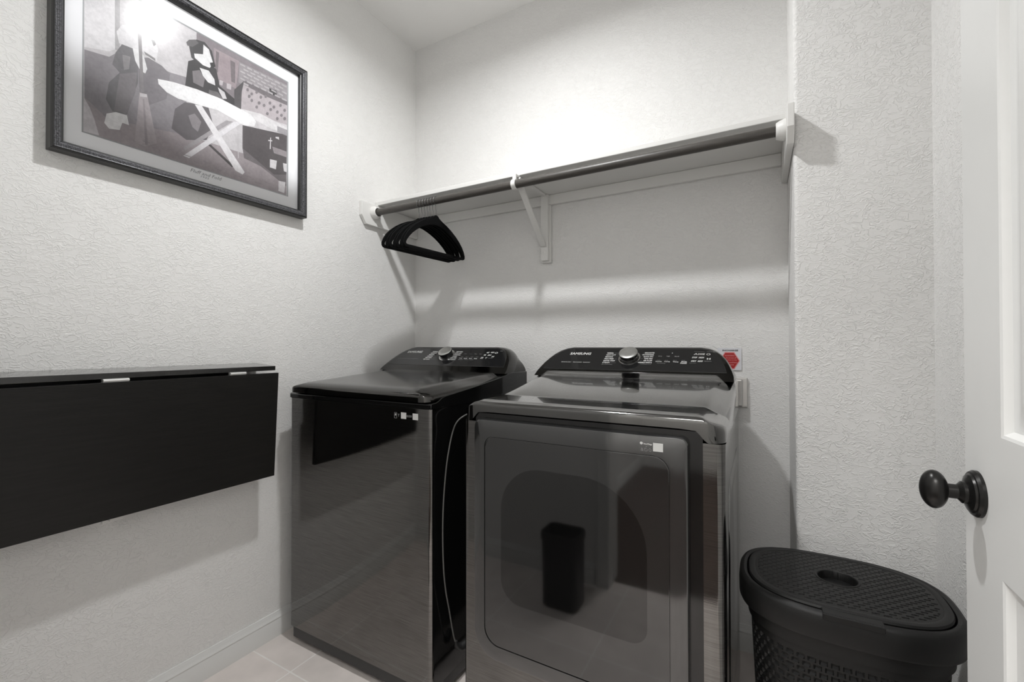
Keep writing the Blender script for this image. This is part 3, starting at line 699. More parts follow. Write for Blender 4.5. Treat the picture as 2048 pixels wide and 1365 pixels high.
def make_hanger():
    t = thing('coat_hanger', '', 'hanger', (0, RY, RZ), 'black velvet hangers on the rod')
    zb = RZ - .075
    mb = MB()
    fn = lambda p, h: (h, RY + p[0], zb + p[1])
    mb.ringprism(HO, HI, fn, -.0026, .0026)
    mb.build('body', M['velvet'], t, smooth=40, bevel=.0012)
    mb = MB()
    path = [(0, RY, zb + .004), (0, RY, zb + .030)]
    path += [(0, RY + .004, zb + .042), (0, RY + .016, zb + .052)] if False else [(0, RY - .003, zb + .040)]
    rr_ = RR_ + .0021
    for k in range(15):
        a = -.38 * PI - (1.32 * PI) * k / 14 + 2 * PI * 0
        a = PI + .42 * PI - (1.25 * PI) * k / 14
        path.append((0, RY + rr_ * math.cos(a), RZ + rr_ * math.sin(a)))
    mb.tube(path, .0014, 8)
    mb.build('hook', M['wire'], t, smooth=60)
    return t
base_h = make_hanger()
hx = [.300, .3165, .333, .348, .363, .3795, .396]
tilt = [-.055, -.03, -.045, .0, -.02, .012, -.005]
yaw = [-.045, -.030, -.016, -.004, .008, .020, .032]
names = ['black velvet hanger nearest the left wall, outermost of the bunch', 'second black velvet hanger from the left wall', 'third black velvet hanger from the left wall, hanging slightly askew', 'fourth black velvet hanger, in the middle of the bunch of seven', 'fifth black velvet hanger counted from the left wall', 'sixth black velvet hanger, second from the bracket side of the bunch', 'rightmost black velvet hanger, the one nearest the shelf bracket']
def copy_tree(o, parent=None):
    c = o.copy(); C.objects.link(c)
    if parent is not None: c.parent = parent
    for ch in list(o.children): copy_tree(ch, c)
    return c
hs = [base_h] + [copy_tree(base_h) for _ in range(6)]
for h, x, ti, ya, nm in zip(hs, hx, tilt, yaw, names):
    h.location = (x, RY, RZ); h.rotation_euler = (.035 + ti * .5, 0, ya); h['label'] = nm

# ------------------------------------------------------------------ appliances
PN0 = Vector((0, -.305, 1.034)); PDV = Vector((0, .105, .080)); PL = PDV.length; PDV.normalize()
PNN = Vector((1, 0, 0)).cross(PDV)      # points up and to the front
if PNN.z < 0: PNN = -PNN
def panel_fn(x0, lift=.0012):
    return lambda u, v, h=0: tuple(Vector((x0 + u, 0, 0)) + PN0 + PDV * v + PNN * (lift + h))

def console(x0, W_, parent, mat_body, yb):
    """sloping control console: panel outline swept back to the rear"""
    L_ = [(.018, 0), (W_ - .018, 0)]
    # outline in (u, v): sides lean in, big shoulders
    side = [(.004, -.040), (.006, -.015), (.012, .010), (.021, .040), (.033, .068), (.047, .092), (.064, .112), (.085, .126), (.110, .1325)]
    out = side[::-1] + []
    left = side; right = [(W_ - u, v) for u, v in side[::-1]]
    o = left + right
    n = len(o); c = W_ / 2
    front = [tuple(Vector((x0 + u, 0, 0)) + PN0 + PDV * v) for u, v in o]
    rings = []
    # front-lower fascia down to the deck
    def ring(dy, shrink, dz):
        R_ = []
        for u, v in o:
            s = 1 - shrink
            P = Vector((x0 + c + (u - c) * s, 0, 0)) + PN0 + PDV * v
            yy = P.y + dy if dy is not None else yb
            zz = P.z + dz * min(1, max(0, v / PL))
            R_.append((P.x, yy, zz))
        return R_
    mb = MB()
    r0 = ring(0, .006, -.002); r1 = ring(.004, 0, 0)
    mb.loft([[tuple(Vector(p) + PNN * .0005) for p in ring(0, .012, 0)], ring(0.001, 0, 0), ring(.020, -.004, .0015), ring(.050, -.004, -.002), ring(.075, .004, -.012)], 0, True, False)
    # back: close to a vertical rear plane
    last = ring(.075, .004, -.012)
    rear = [(p[0], yb, 1.0 + (p[2] - 1.0) * .82) for p in last]
    low = [(p[0], yb, .92) for p in last]
    mb.loft([last, rear], 0, False, True)
    # lower body of the console down into the cabinet top
    zl = [(x0 + .016, PN0.y - .006), (x0 + W_ - .016, PN0.y - .006), (x0 + W_ - .008, -.20), (x0 + W_ - .008, yb + .002), (x0 + .008, yb + .002), (x0 + .008, -.20)]
    mb.loft([[(x, y, .93) for x, y in zl], [(x, y, 1.012 if y < -.25 else .995) for x, y in zl]], 0)
    return mb.build('console', mat_body, parent, smooth=38)

def panel_face(x0, W_, parent):
    side = [(.026, .001), (.028, .012), (.035, .040), (.044, .066), (.056, .088), (.071, .106), (.090, .119), (.112, .1245)]
    o = side + [(W_ - u, v) for u, v in side[::-1]]
    fn = panel_fn(x0, .0006)
    mb = MB(); mb.loft([[fn(u, v, 0) for u, v in o], [fn(u, v, .0008) for u, v in [(W_ / 2 + (u - W_ / 2) * .997, v * .985 + .001) for u, v in o]]], 0, False, True)
    return mb.build('control_panel', M['panel'], parent, smooth=0)

def dial(x0, u, v, r_, h_, parent):
    fn = panel_fn(x0, .0015); o_ = Vector(fn(u, v)); 
    mb = MB(); mb.lathe([(r_ * 1.18, 0), (r_ * 1.18, .0015), (r_ * 1.08, .002), (r_ * 1.0, .0005)], o_, PNN, 48)
    ring = mb.build('dial_ring', M['chrome'], parent)
    mb = MB(); mb.lathe([(r_ * .93, .0005), (r_ * .96, h_ * .5), (r_, h_ * .80), (r_, h_ * .93)], o_, PNN, 56, 0); 
    mb.lathe([(r_, h_ * .93), (r_ * .985, h_), (r_ * .95, h_ + .0006), (r_ * .5, h_ + .0002), (.002, h_)], o_, PNN, 56, 1)
    return mb.build('dial_knob', [M['gloss_black'], M['knob_face']], parent, smooth=30)

def cushion(mb, x0, x1, y0, y1, Rc, prof, deck, mi=0, n=8, cap=True):
    """prof: list of (inset, drop) from outside bottom to the deck"""
    rings = []
    for ins, drop in prof:
        rc = [max(r_ - ins, .004) for r_ in Rc]
        rings.append([(x, y, deck(x, y) - drop) for x, y in rr(x0 + ins, x1 - ins, y0 + ins, y1 - ins, rc, n)])
    mb.loft(rings, mi, False, cap)

def interp(tab, d):
    if d <= tab[0][0]: return tab[0][1]
    for (a_, b_), (c_, d_) in zip(tab[:-1], tab[1:]):
        if d <= c_: return b_ + (d_ - b_) * (d - a_) / (c_ - a_)
    return tab[-1][1]
def grid_top(mb, x0, x1, y0, y1, Rc, side, front, deck, lip, ymid, mi=0):
    ins_s = sorted(set([0] + [a_ for a_, b_ in side] + [Rc * k / 8 for k in range(9)]))
    ins_f = sorted(set([0] + [a_ for a_, b_ in front] + [Rc * k / 8 for k in range(9)]))
    xs = [x0 + d for d in ins_s] + [x0 + ins_s[-1] + (x1 - x0 - 2 * ins_s[-1]) * k / 16 for k in range(1, 16)] + [x1 - d for d in ins_s[::-1]]
    ys = [y0 + d for d in ins_f] + [y for y in ymid if y > y0 + ins_f[-1] + .004] + [y1]
    V = []; base = len(mb.v)
    for y in ys:
        for x in xs:
            dx = min(x - x0, x1 - x); dy = y - y0; px, py = x, y; ds, df = dx, dy
            if dx < Rc and dy < Rc:
                sx = 1 if x - x0 < x1 - x else -1
                a_ = 1 - dx / Rc; b_ = 1 - dy / Rc
                ca, cb = a_ * math.sqrt(1 - b_ * b_ / 2), b_ * math.sqrt(1 - a_ * a_ / 2)
                px = (x0 + Rc - ca * Rc) if sx > 0 else (x1 - Rc + ca * Rc); py = y0 + Rc - cb * Rc
            d1, d2 = interp(side, ds), interp(front, df)
            k_ = .004; h_ = max(0, k_ - abs(d1 - d2)) / k_
            drop = max(d1, d2) + h_ * h_ * k_ * .25 if (d1 > 0 and d2 > 0) else max(d1, d2)
            mb.v.append((px, py, deck(py) - drop))
    nx, ny = len(xs), len(ys)
    for j in range(ny - 1):
        for i in range(nx - 1):
            q = [base + j * nx + i, base + j * nx + i + 1, base + (j + 1) * nx + i + 1, base + (j + 1) * nx + i]
            mb.f.append(tuple(q)); mb.m.append(mi); mb.cols.append(None)
    # skirt round left, front and right
    bd = [base + j * nx for j in range(ny - 1, -1, -1)] + [base + i for i in range(1, nx)] + [base + j * nx + nx - 1 for j in range(1, ny)]
    b2 = len(mb.v)
    for k in bd: x, y, z = mb.v[k]; mb.v.append((x, y, min(lip(x, y), z - .002)))
    b3 = len(mb.v); cx_, cy_ = (x0 + x1) / 2, (y0 + y1) / 2
    for k in bd: x, y, z = mb.v[k]; mb.v.append((x + (.012 if x < cx_ else -.012) * (1 if abs(x - cx_) > (x1 - x0) / 2 - .02 else 0), y + (.012 if y < y0 + .02 else 0), min(lip(x, y), z - .002) + .001))
    for i in range(len(bd) - 1):
        for A_, B_ in (((bd[i], bd[i + 1]), (b2 + i, b2 + i + 1)), ((b2 + i, b2 + i + 1), (b3 + i, b3 + i + 1))):
            mb.f.append((A_[0], A_[1], B_[1], B_[0])); mb.m.append(mi); mb.cols.append(None)

# --- washer
WX0, WX1, WY0, WYB = .075, .765, -.790, -.150
wa = thing('washing_machine', 'black stainless top-load washer in the left corner of the alcove', 'washer', ((WX0 + WX1) / 2, WY0 / 2, 0))
mb = MB()
o = rr(WX0, WX1, WY0, WYB, (.016, .016, .01, .01), 6)
n = len(o)
b0 = len(mb.v)
for z in (.062, .9235): mb.v += [(x, y, z) for x, y in o]
for i in range(n):
    j = (i + 1) % n
    front = o[i][1] < WY0 + .013 and o[j][1] < WY0 + .013
    mb.f.append((b0 + i, b0 + j, b0 + n + j, b0 + n + i)); mb.m.append(0 if front else 1); mb.cols.append(None)
mb.f.append(tuple(b0 + i for i in range(n))[::-1]); mb.m.append(1); mb.cols.append(None)
mb.f.append(tuple(b0 + n + i for i in range(n))); mb.m.append(1); mb.cols.append(None)
mb.build('cabinet', [M['steel'], M['gloss_black']], wa, smooth=35)
mb = MB()
ob = rr(WX0 + .007, WX1 - .004, WY0 + .006, WYB + .01, .016, 6)
mb.loft([[(x, y, z) for x, y in ob] for z in (.020, .0615)])
mb.build('base_skirt', M['dark_base'], wa, smooth=35)
for fx, fy in ((WX0 + .06, WY0 + .05), (WX1 - .06, WY0 + .05), (WX0 + .06, WYB - .06), (WX1 - .06, WYB - .06)):
    MB().lathe([(.022, 0), (.022, .008), (.010, .010), (.010, .022)], (fx, fy, 0), (0, 0, 1), 20).build('foot', M['black_rubber'], wa)
# thin bright seam and black top cover
mb = MB(); o2 = rr(WX0 - .0012, WX1 + .0012, WY0 - .0012, WYB, (.017, .017, .01, .01), 6)
mb.loft([[(x, y, z) for x, y in o2] for z in (.9235, .9250)]); mb.build('seam_trim', M['steel_side'], wa, smooth=35)
mb = MB()
tc = [(WY0, .925), (WY0, .9405), (WY0 + .003, .9435), (-.765, .9450), (-.752, .949), (-.735, .9580), (-.715, .962), (-.55, .978), (-.40, .995), (-.335, 1.004), (-.300, 1.012), (WYB, 1.012), (WYB, .925)]
mb.prism(tc, fYZ, WX0, WX1); mb.build('top_cover', M['gloss_black'], wa, smooth=25, bevel=.003)
# lid
mb = MB()
ldeck = lambda y: .9825 + (y + .80) * .066
lside = [(0, .0300), (.0006, .0262), (.0022, .0225), (.0055, .0190), (.0100, .0168), (.0300, .0098), (.052, .0030), (.060, .0006), (.066, 0)]
lfront = [(0, .0215), (.0005, .0175), (.0020, .0135), (.0050, .0098), (.0100, .0070), (.0160, .0046), (.024, .0024), (.034, .0008), (.044, 0)]
grid_top(mb, WX0 + .010, WX1 - .002, -.806, -.322, .038, lside, lfront, ldeck, lambda x, y: ldeck(y) - .0345, [-.74, -.70, -.65, -.60, -.55, -.50, -.45, -.40, -.36])
mb.build('lid', M['lid'], wa, smooth=60)
console(WX0, .69, wa, M['lid_edge'], WYB)
panel_face(WX0, .69, wa)
dial(WX0, .333, .072, .0320, .026, wa)

def marks_left(mb, fn, rows, u_start, u_step, v_top, dv, hgt, widths, words):
    for k in range(rows):
        u = u_start - u_step * k; v = v_top - dv * k
        put_text(mb, words[k], fn, u, u + widths[k], v - hgt / 2, v + hgt / 2, 0, 0, .0004)
mb = MB(); fn = panel_fn(WX0, .0016)
put_text(mb, 'SAMSUNG', fn, .083, .172, .088, .1015, 0, .15, .0009)
mb.build('brand_lettering', [M['marks'], M['marks_dim']], wa, smooth=0); mb = MB()
put_text(mb, 'VIBRATION REDUCTION TECHNOLOGY +', fn, .052, .185, .041, .0465, 1, 0)
mb.build('tagline_lettering', [M['marks'], M['marks_dim']], wa, smooth=0); mb = MB()
ws = ['NORMAL', 'HEAVY DUTY', 'BEDDING', 'DELICATES', 'PERM PRESS', 'SELF CLEAN']
for k in range(6):
    u = .236 - .0028 * k - .001 * k; v = .0975 - k * .0112
    put_text(mb, ws[k], fn, u, u + (.030, .034, .030, .032, .036, .036)[k], v - .003, v + .003, 0, 0, .0004)
    bar(mb, fn, u + .042, .292, v - .0004, v + .0004, 1)
mb.build('program_labels', [M['marks'], M['marks_dim']], wa, smooth=0); mb = MB()
ws = ['DEEP WASH', 'QUICK WASH', 'ACTIVEWEAR', 'TOWELS', 'RINSE+SPIN', 'SELF CLEAN+']
for k in range(6):
    u = .372 - .003 * k; v = .0978 - k * .0112
    put_text(mb, ws[k], fn, u, u + (.034, .036, .040, .030, .036, .042)[k], v - .003, v + .003, 0, 0, .0004)
    bar(mb, fn, .374 - .003 * k - .014, u - .002, v - .0004, v + .0004, 1)
mb.build('program_labels', [M['marks'], M['marks_dim']], wa, smooth=0); mb = MB()
for k, t_ in enumerate(('Hot', 'Heavy', 'Max', 'Extra')): put_text(mb, t_, fn, .424 + k * .027, .436 + k * .027, .082, .086, 1)
for k, t_ in enumerate(('Warm', 'Normal', 'High', 'Light')): put_text(mb, t_, fn, .416 + k * .0265, .430 + k * .0265, .060, .064, 1)
for k, t_ in enumerate(('Temp', 'Soil', 'Spin', 'Rinse')): put_text(mb, t_, fn, .412 + k * .0265, .428 + k * .0265, .0495, .0545, 0, 0, .0003)
for a, b in ((.413, .438), (.446, .466), (.472, .494)): bar(mb, fn, a, b, .0425, .0440, 1)
for k, (u, v) in enumerate(((.535, .094), (.556, .095), (.528, .076), (.550, .076), (.522, .057), (.545, .057))):
    put_text(mb, ('AZ', 'OSO', 'YS', 'DRO', 'ZE', 'Y')[k], fn, u, u + (.012, .016, .011, .016, .013, .009)[k], v - .004, v + .004, 0, .2, .0006)
ringmark(mb, fn, .585, .0925, .0075, .0055, .3)
put_text(mb, 'H', fn, .574, .583, .062, .071, 0, .3, .0008); bar(mb, fn, .562, .584, .0555, .0567, 1)
bar(mb, fn, .598, .612, .1045, .1058, 1)
mb.build('option_labels', [M['marks'], M['marks_dim']], wa, smooth=0)
# stickers on the cabinet front: white squares (codes left blank) and pictograms
mb = MB(); ff = lambda u, v, h=0: (u, WY0 - .0008 - h, v)
for a, b in ((.642, .664), (.691, .713)):
    mb.box(a, b, WY0 - .0006, WY0 - .0001, .8895, .9095, 0)
for u0, u1, v0, v1 in ((.613, .6148, .889, .908), (.6232, .625, .889, .908), (.613, .625, .889, .8905), (.613, .625, .9065, .908), (.613, .625, .8965, .8978)): bar(mb, ff, u0, u1, v0, v1, 1)
ringmark(mb, ff, .619, .9015, .003, .0028, .99, 12, 0, 0, 2 * PI)
put_text(mb, 'Y', ff, .6285, .6355, .895, .904, 1, 0, .0006)
put_text(mb, 'BIXBY', ff, .666, .689, .896, .9025, 1, 0, .0003)
mb.build('front_stickers', [M['marks'], M['marks_dim']], wa, smooth=0)

# --- dryer
DX0, DX1, DY0, DYB = .888, 1.580, -.790, -.150
dy = thing('clothes_dryer', 'black stainless front-load dryer beside the hamper with large smoked glass door', 'dryer', ((DX0 + DX1) / 2, DY0 / 2, 0))
mb = MB()
o = rr(DX0, DX1, DY0 - .006, DYB, (.020, .020, .008, .008), 8); n = len(o)
b0 = len(mb.v)
for z in (.020, .907): mb.v += [(x, y, z) for x, y in o]
for i in range(n):
    j = (i + 1) % n
    front = o[i][1] < DY0 + .0145 and o[j][1] < DY0 + .0145
    mb.f.append((b0 + i, b0 + j, b0 + n + j, b0 + n + i)); mb.m.append(0 if front else 1); mb.cols.append(None)
mb.f.append(tuple(b0 + i for i in range(n))[::-1]); mb.m.append(1); mb.cols.append(None)
mb.f.append(tuple(b0 + n + i for i in range(n))); mb.m.append(1); mb.cols.append(None)
mb.build('cabinet', [M['steel'], M['steel_side']], dy, smooth=35)
# embossed side panel
mb = MB()
so = rr(-.70, -.24, .16, .80, .05, 6)
mb.loft([[(DX1 + .0002, y, z) for y, z in so], [(DX1 + .0022, y, z) for y, z in rr(-.694, -.246, .166, .794, .046, 6)], [(DX1 + .0022, y, z) for y, z in rr(-.66, -.28, .20, .76, .03, 6)], [(DX1 + .0004, y, z) for y, z in rr(-.65, -.29, .21, .75, .025, 6)]], 0, False, True)
mb.build('side_emboss', M['steel_side'], dy, smooth=60)
for fx, fy in ((DX0 + .06, DY0 + .05), (DX1 - .06, DY0 + .05), (DX0 + .06, DYB - .06), (DX1 - .06, DYB - .06)):
    MB().lathe([(.022, 0), (.022, .008), (.010, .010), (.010, .022)], (fx, fy, 0), (0, 0, 1), 20).build('foot', M['black_rubber'], dy)
# black recess around the door
mb = MB(); so = rr(DX0 + .047, DX1 - .045, .250, .932, (.085, .06, .012, .012), 10)
mb.loft([[(x, DY0 - .0075, z) for x, z in so], [(x, DY0 - .0010, z) for x, z in so]], 0)
mb.build('door_surround', M['gloss_black'], dy, smooth=30)
# top: dished deck, raised towards the console, with sloping shoulders and a front lip that arches over the door
def lipz(x, y, lo, hi):
    e = min((x - DX0), (DX1 - x))
    if y > DY0 + .03: return lo
    t = min(1, max(0, (e - .030) / .035)); t = t * t * (3 - 2 * t)
    return lo + (hi - lo) * t
def ddeck(y):
    y0_ = y; y = min(y, -.312)
    if y < -.655: z = .9690 + (y + .655) * .014
    else: z = .9690 + (y + .655) * .149
    if y > -.375: z += 2.6 * (min(y, -.312) + .375) ** 2
    return z
mb = MB()
ROUND = [(0, .0160), (.0004, .0120), (.0015, .0085), (.0036, .0058), (.0065, .0042), (.0110, .0030)]
side = ROUND[:-1] + [(.0140, .0175 - .0135), (.030, .0025), (.045, .0012), (.056, 0)]
side = [(0, .0400), (.0006, .0345), (.0022, .0290), (.0050, .0245), (.0090, .0212), (.0140, .0188), (.030, .0120), (.046, .0040), (.053, .0010), (.060, 0)]
front = ROUND + [(.022, .0015), (.034, 0)]
grid_top(mb, DX0 - .001, DX1 + .001, DY0 - .014, DYB, .045, side, front, ddeck, lambda x, y: lipz(x, y, .9085, .9365),
         [-.76, -.74, -.72, -.70, -.68, -.667, -.660, -.655, -.650, -.643, -.62, -.58, -.54, -.50, -.46, -.42, -.39, -.375, -.36, -.345, -.33, -.315, -.30, -.25])
mb.build('top_panel', M['steel_top'], dy, smooth=60)
console(DX0, .692, dy, M['lid_edge'], DYB)
panel_face(DX0, .692, dy)
dial(DX0, .345, .070, .0330, .026, dy)
# door
dd = MB()
do = rr(.942, 1.507, .262, .9175, (.075, .060, .018, .022), 12)
def sc(pts, d):
    xs = [p[0] for p in pts]; zs = [p[1] for p in pts]; cx, cz = (min(xs) + max(xs)) / 2, (min(zs) + max(zs)) / 2
    wx, wz = (max(xs) - min(xs)) / 2, (max(zs) - min(zs)) / 2
    return [(cx + (x - cx) * (wx - d) / wx, cz + (z - cz) * (wz - d) / wz) for x, z in pts]
wo = rr(.976, 1.470, .302, .8735, (.045, .045, .035, .030), 12)
Yd = DY0 - .028
dd.loft([[(x, DY0 - .008, z) for x, z in do], [(x, Yd + .004, z) for x, z in do], [(x, Yd + .0012, z) for x, z in sc(do, .0015)], [(x, Yd, z) for x, z in sc(do, .004)], [(x, Yd, z) for x, z in wo], [(x, Yd + .003, z) for x, z in sc(wo, .0006)], [(x, Yd + .003, z) for x, z in sc(wo, .0026)]], 0, False, False)
door = dd.build('door', M['door_frame'], dy, smooth=30)
mb = MB(); mb.loft([[(x, Yd + .0035, z) for x, z in sc(wo, .0024)], [(x, Yd + .0004, z) for x, z in sc(wo, .0030)], [(x, Yd + .0001, z) for x, z in sc(wo, .0042)]], 0, False, False)
arch = []
ax0, ax1, az0, az1 = 1.035, 1.415, .435, .66
for k in range(13): arch.append((ax0 + .03 - .03 * math.cos(k * PI / 24) if False else ax0, az0 + (az1 - az0) * k / 12))
arch = rr(1.030, 1.418, .432, .800, (.06, .04, .16, .12), 12)
big = sc(wo, .0042)
mb.loft([[(x, Yd + .0001, z) for x, z in big], [(x, Yd + .0001, z) for x, z in arch]], 0, False, False)
mb.add([(x, Yd + .0001, z) for x, z in arch], [tuple(range(len(arch)))], 1)
mb.build('door_window', [M['door_glass'], M['inner_glass']], door, smooth=20)
mb = MB(); ff = lambda u, v, h=0: (u, Yd - .0009 - h, v)
mb.box(1.4325, 1.4545, Yd - .0007, Yd - .0001, .8825, .9015, 0)
ringmark(mb, ff, 1.4065, .8985, .0035, .0032, .95, 16, 0)
put_text(mb, 'SmartThings', ff, 1.4115, 1.4300, .8950, .8990, 0, 0, .0003)
put_text(mb, '+', ff, 1.416, 1.420, .8895, .8935, 1)
for k, t_ in enumerate(('&', 'D', 'O')): put_text(mb, t_, ff, 1.405 + k * .0088, 1.412 + k * .0088, .8805, .8880, 1)
mb.build('door_sticker', [M['marks'], M['marks_dim']], door, smooth=0)

mb = MB(); fn = panel_fn(DX0, .0016)
put_text(mb, 'SAMSUNG', fn, .110, .193, .086, .0985, 0, .15, .0010)
mb.build('brand_lettering', [M['marks'], M['marks_dim']], dy, smooth=0); mb = MB()
put_text(mb, 'SENSOR DRY', fn, .090, .130, .0385, .043, 0); put_text(mb, 'MULTI-STEAM', fn, .138, .172, .0385, .043, 0); put_text(mb, 'TECHNOLOGY', fn, .177, .205, .0385, .043, 0)
mb.build('tagline_lettering', [M['marks'], M['marks_dim']], dy, smooth=0); mb = MB()
ws = ['NORMAL', 'HEAVY DUTY', 'BEDDING', 'PERM PRESS', 'SANITIZE  STEAM', 'STEAM', 'SELF CLEAN MODE']
wd = [.024, .036, .028, .034, .042, .026, .040]
for k in range(7):
    u = .2576 - .0011 * k; v = .0972 - k * .0112 if k < 6 else .0315
    hgt = .0031 if k < 6 else .0018
    put_text(mb, ws[k], fn, u, u + wd[k], v - hgt, v + hgt, 0 if k < 6 else 1, 0, .0005 if k < 6 else 0)
    if k < 6: bar(mb, fn, u + wd[k] + .004, .302, v - .0004, v + .0004, 1)
mb.build('program_labels', [M['marks'], M['marks_dim']], dy, smooth=0); mb = MB()
ws = ['DELICATES', 'ACTIVEWEAR', 'QUICK DRY', 'TIME DRY', 'AIR FLUFF', 'WRINKLE AWAY II', 'Self Diagnosis II']
wd = [.033, .040, .034, .030, .030, .046, .036]
for k in range(7):
    v = .100 - k * .0110 if k < 6 else .0355; u1 = .4285 - (.0003 * k)
    hgt = .0031 if k < 6 else .0019
    put_text(mb, ws[k], fn, u1 - wd[k], u1, v - hgt, v + hgt, 0 if k < 6 else 1, 0, .0005 if k < 6 else 0)
    if k < 6: bar(mb, fn, .388 - .001 * k, u1 - wd[k] - .003, v - .0004, v + .0004, 1)
mb.build('program_labels', [M['marks'], M['marks_dim']], dy, smooth=0); mb = MB()
ringmark(mb, fn, .4895, .1000, .0018, .0016, .98, 10)
for k, t_ in enumerate(('Damp', 'High', 'Max 60')): put_text(mb, t_, fn, .4455 + k * .027, .4570 + k * .027 + (.003 if k == 2 else 0), .080, .084, 0)
for k, t_ in enumerate(('Less', 'Low', 'Min 20', 'Off')): put_text(mb, t_, fn, .4440 + k * .027, .4545 + k * .027, .0580, .0620, 1)
for k, t_ in enumerate(('Dryness', 'Temp', 'Time')): put_text(mb, t_, fn, .4400 + k * .0285, .4600 + k * .0275, .0490, .0545, 0, 0, .0003)
put_text(mb, 'Wrinkle', fn, .5240, .5420, .0495, .0550, 0, 0, .0006); put_text(mb, 'Prevent', fn, .5225, .5420, .0425, .0480, 0, 0, .0006)
put_text(mb, '3 sec Child Lock', fn, .446, .474, .0415, .0460, 1)
for k, (u, v, t_, mi) in enumerate(((.560, .0955, 'AI', 0), (.578, .0955, 'HOSE', 0), (.556, .0765, 'STOP', 0), (.577, .0765, 'HIGH', 0), (.555, .0575, 'DRY', 0), (.575, .0575, 'ADD', 0))):
    put_text(mb, t_, fn, u, u + .0155, v - .0038, v + .0038, mi, .15, .0005)
put_text(mb, 'Smart Care', fn, .5510, .5720, .0455, .0490, 1)
bar(mb, fn, .560, .592, .1085, .1093, 1)
ringmark(mb, fn, .6060, .0950, .0062, .0052, .28)
put_text(mb, 'H', fn, .6030, .6130, .0660, .0735, 0, 0, .0012); put_text(mb, 'Start/Pause', fn, .5960, .6180, .0560, .0610, 1)
bar(mb, fn, .600, .618, .1085, .1095, 1); put_text(mb, 'Power', fn, .6200, .6360, .1070, .1105, 0)
mb.build('option_labels', [M['marks'], M['marks_dim']], dy, smooth=0)

# ------------------------------------------------------------------ power cord hanging between the machines
cp = [(.835, -.640, .912), (.825, -.700, .900), (.812, -.722, .882), (.800, -.728, .850), (.796, -.742, .797), (.793, -.752, .738), (.790, -.760, .650), (.790, -.765, .560), (.790, -.762, .455), (.790, -.752, .372), (.790, -.733, .295), (.790, -.711, .205), (.790, -.698, .172)]
def spline(P, m_=6):
    out = []
    for i in range(len(P) - 1):
        p0 = Vector(P[max(i - 1, 0)]); p1 = Vector(P[i]); p2 = Vector(P[i + 1]); p3 = Vector(P[min(i + 2, len(P) - 1)])
        for k in range(m_):
            t = k / m_
            out.append(.5 * ((2 * p1) + (-p0 + p2) * t + (2 * p0 - 5 * p1 + 4 * p2 - p3) * t * t + (-p0 + 3 * p1 - 3 * p2 + p3) * t ** 3))
    out.append(Vector(P[-1])); return out
crd = thing('power_cord', 'thin grey power cord dangling in the gap between washer and dryer', 'cord', (.79, -.70, .17))
MB().tube(spline(cp), .0022, 10).build('cable', M['cord'], crd, smooth=60)
mb = MB(); mb.tube([(.790, -.698, .176), (.790, -.694, .160), (.797, -.680, .150), (.806, -.660, .152), (.812, -.645, .158)], [.005, .008, .0125, .013, .011], 14); mb.build('plug', M['black_rubber'], crd, smooth=60)

# ------------------------------------------------------------------ wall sticker and outlet plate behind the dryer
st = MB()
st.box(1.505, 1.5855, -.0035, -.0025, 1.030, 1.1125, 0)
ff = lambda u, v, h=0: (u, -.0040 - h, v)
def hexa(cx, cz, rx, rz): return [(cx + rx * a, cz + rz * b) for a, b in ((-.46, 1), (.46, 1), (1, .0), (.46, -1), (-.46, -1), (-1, 0))]
h1 = hexa(1.5455, 1.0655, .0350, .0325); h2 = hexa(1.5455, 1.0655, .0315, .0290)
st.add([(x, -.0038, z) for x, z in h1], [(0, 1, 2, 3, 4, 5)], 2); st.add([(x, -.0040, z) for x, z in h2], [(0, 1, 2, 3, 4, 5)], 1)
put_text(st, 'INCHARGE', ff, 1.5215, 1.5740, 1.1005, 1.1065, 3, 0, .0004)
for k, (a, b, s_) in enumerate(((1.529, 1.562, 'WARNING'), (1.533, 1.568, 'Do not turn off'), (1.536, 1.570, 'power to this'), (1.540, 1.570, 'outlet'), (1.540, 1.560, 'in use'))):
    z = 1.0845 - k * .0085
    put_text(st, s_, (lambda u, v, h=0: (u, -.0043 - h, v)), a, b, z - .0026, z + .0026, 2)
tag(st.build('wall_sticker', [M['paper'], M['red'], M['pinkish'], M['dark_base']], smooth=0), 'white INCHARGE sticker with a red hexagon on the wall behind the dryer', 'sticker')
op = thing('outlet_plate', 'brushed nickel outlet plate on the wall just right of the dryer', 'outlet', (1.575, -.001, .95))
MB().box(1.528, 1.6055, -.0095, -.001, .893, 1.003).build('plate', M['nickel'], op, smooth=0, bevel=.003, seg=3)
MB().box(1.528, 1.590, -.032, -.0095, .897, .999).build('cover', M['nickel'], op, smooth=0, bevel=.006, seg=3)

# ------------------------------------------------------------------ laundry hamper
HC = (1.797, -.645); HA, HB = .1975, .156; HZ = .600; HN = 2.75
ha = thing('laundry_hamper', 'black woven-look plastic laundry hamper with lid, between dryer and open door', 'hamper', (HC[0], HC[1], 0))
def se(t, a, b, e=HN):
    c, s = math.cos(t), math.sin(t)
    return (HC[0] + a * math.copysign(abs(c) ** (2 / e), c), HC[1] + b * math.copysign(abs(s) ** (2 / e), s))
def se_arc(N_, a, b, e=HN):
    K = 2000; P = [se(2 * PI * k / K, a, b, e) for k in range(K + 1)]
    L_ = [0]
    for p, q in zip(P[:-1], P[1:]): L_.append(L_[-1] + math.hypot(q[0] - p[0], q[1] - p[1]))
    out = []; j = 0
    for i in range(N_):
        s_ = L_[-1] * i / N_
        while L_[j + 1] < s_: j += 1
        f = (s_ - L_[j]) / (L_[j + 1] - L_[j] + 1e-12)
        out.append((P[j][0] + (P[j + 1][0] - P[j][0]) * f, P[j][1] + (P[j + 1][1] - P[j][1]) * f))
    return out
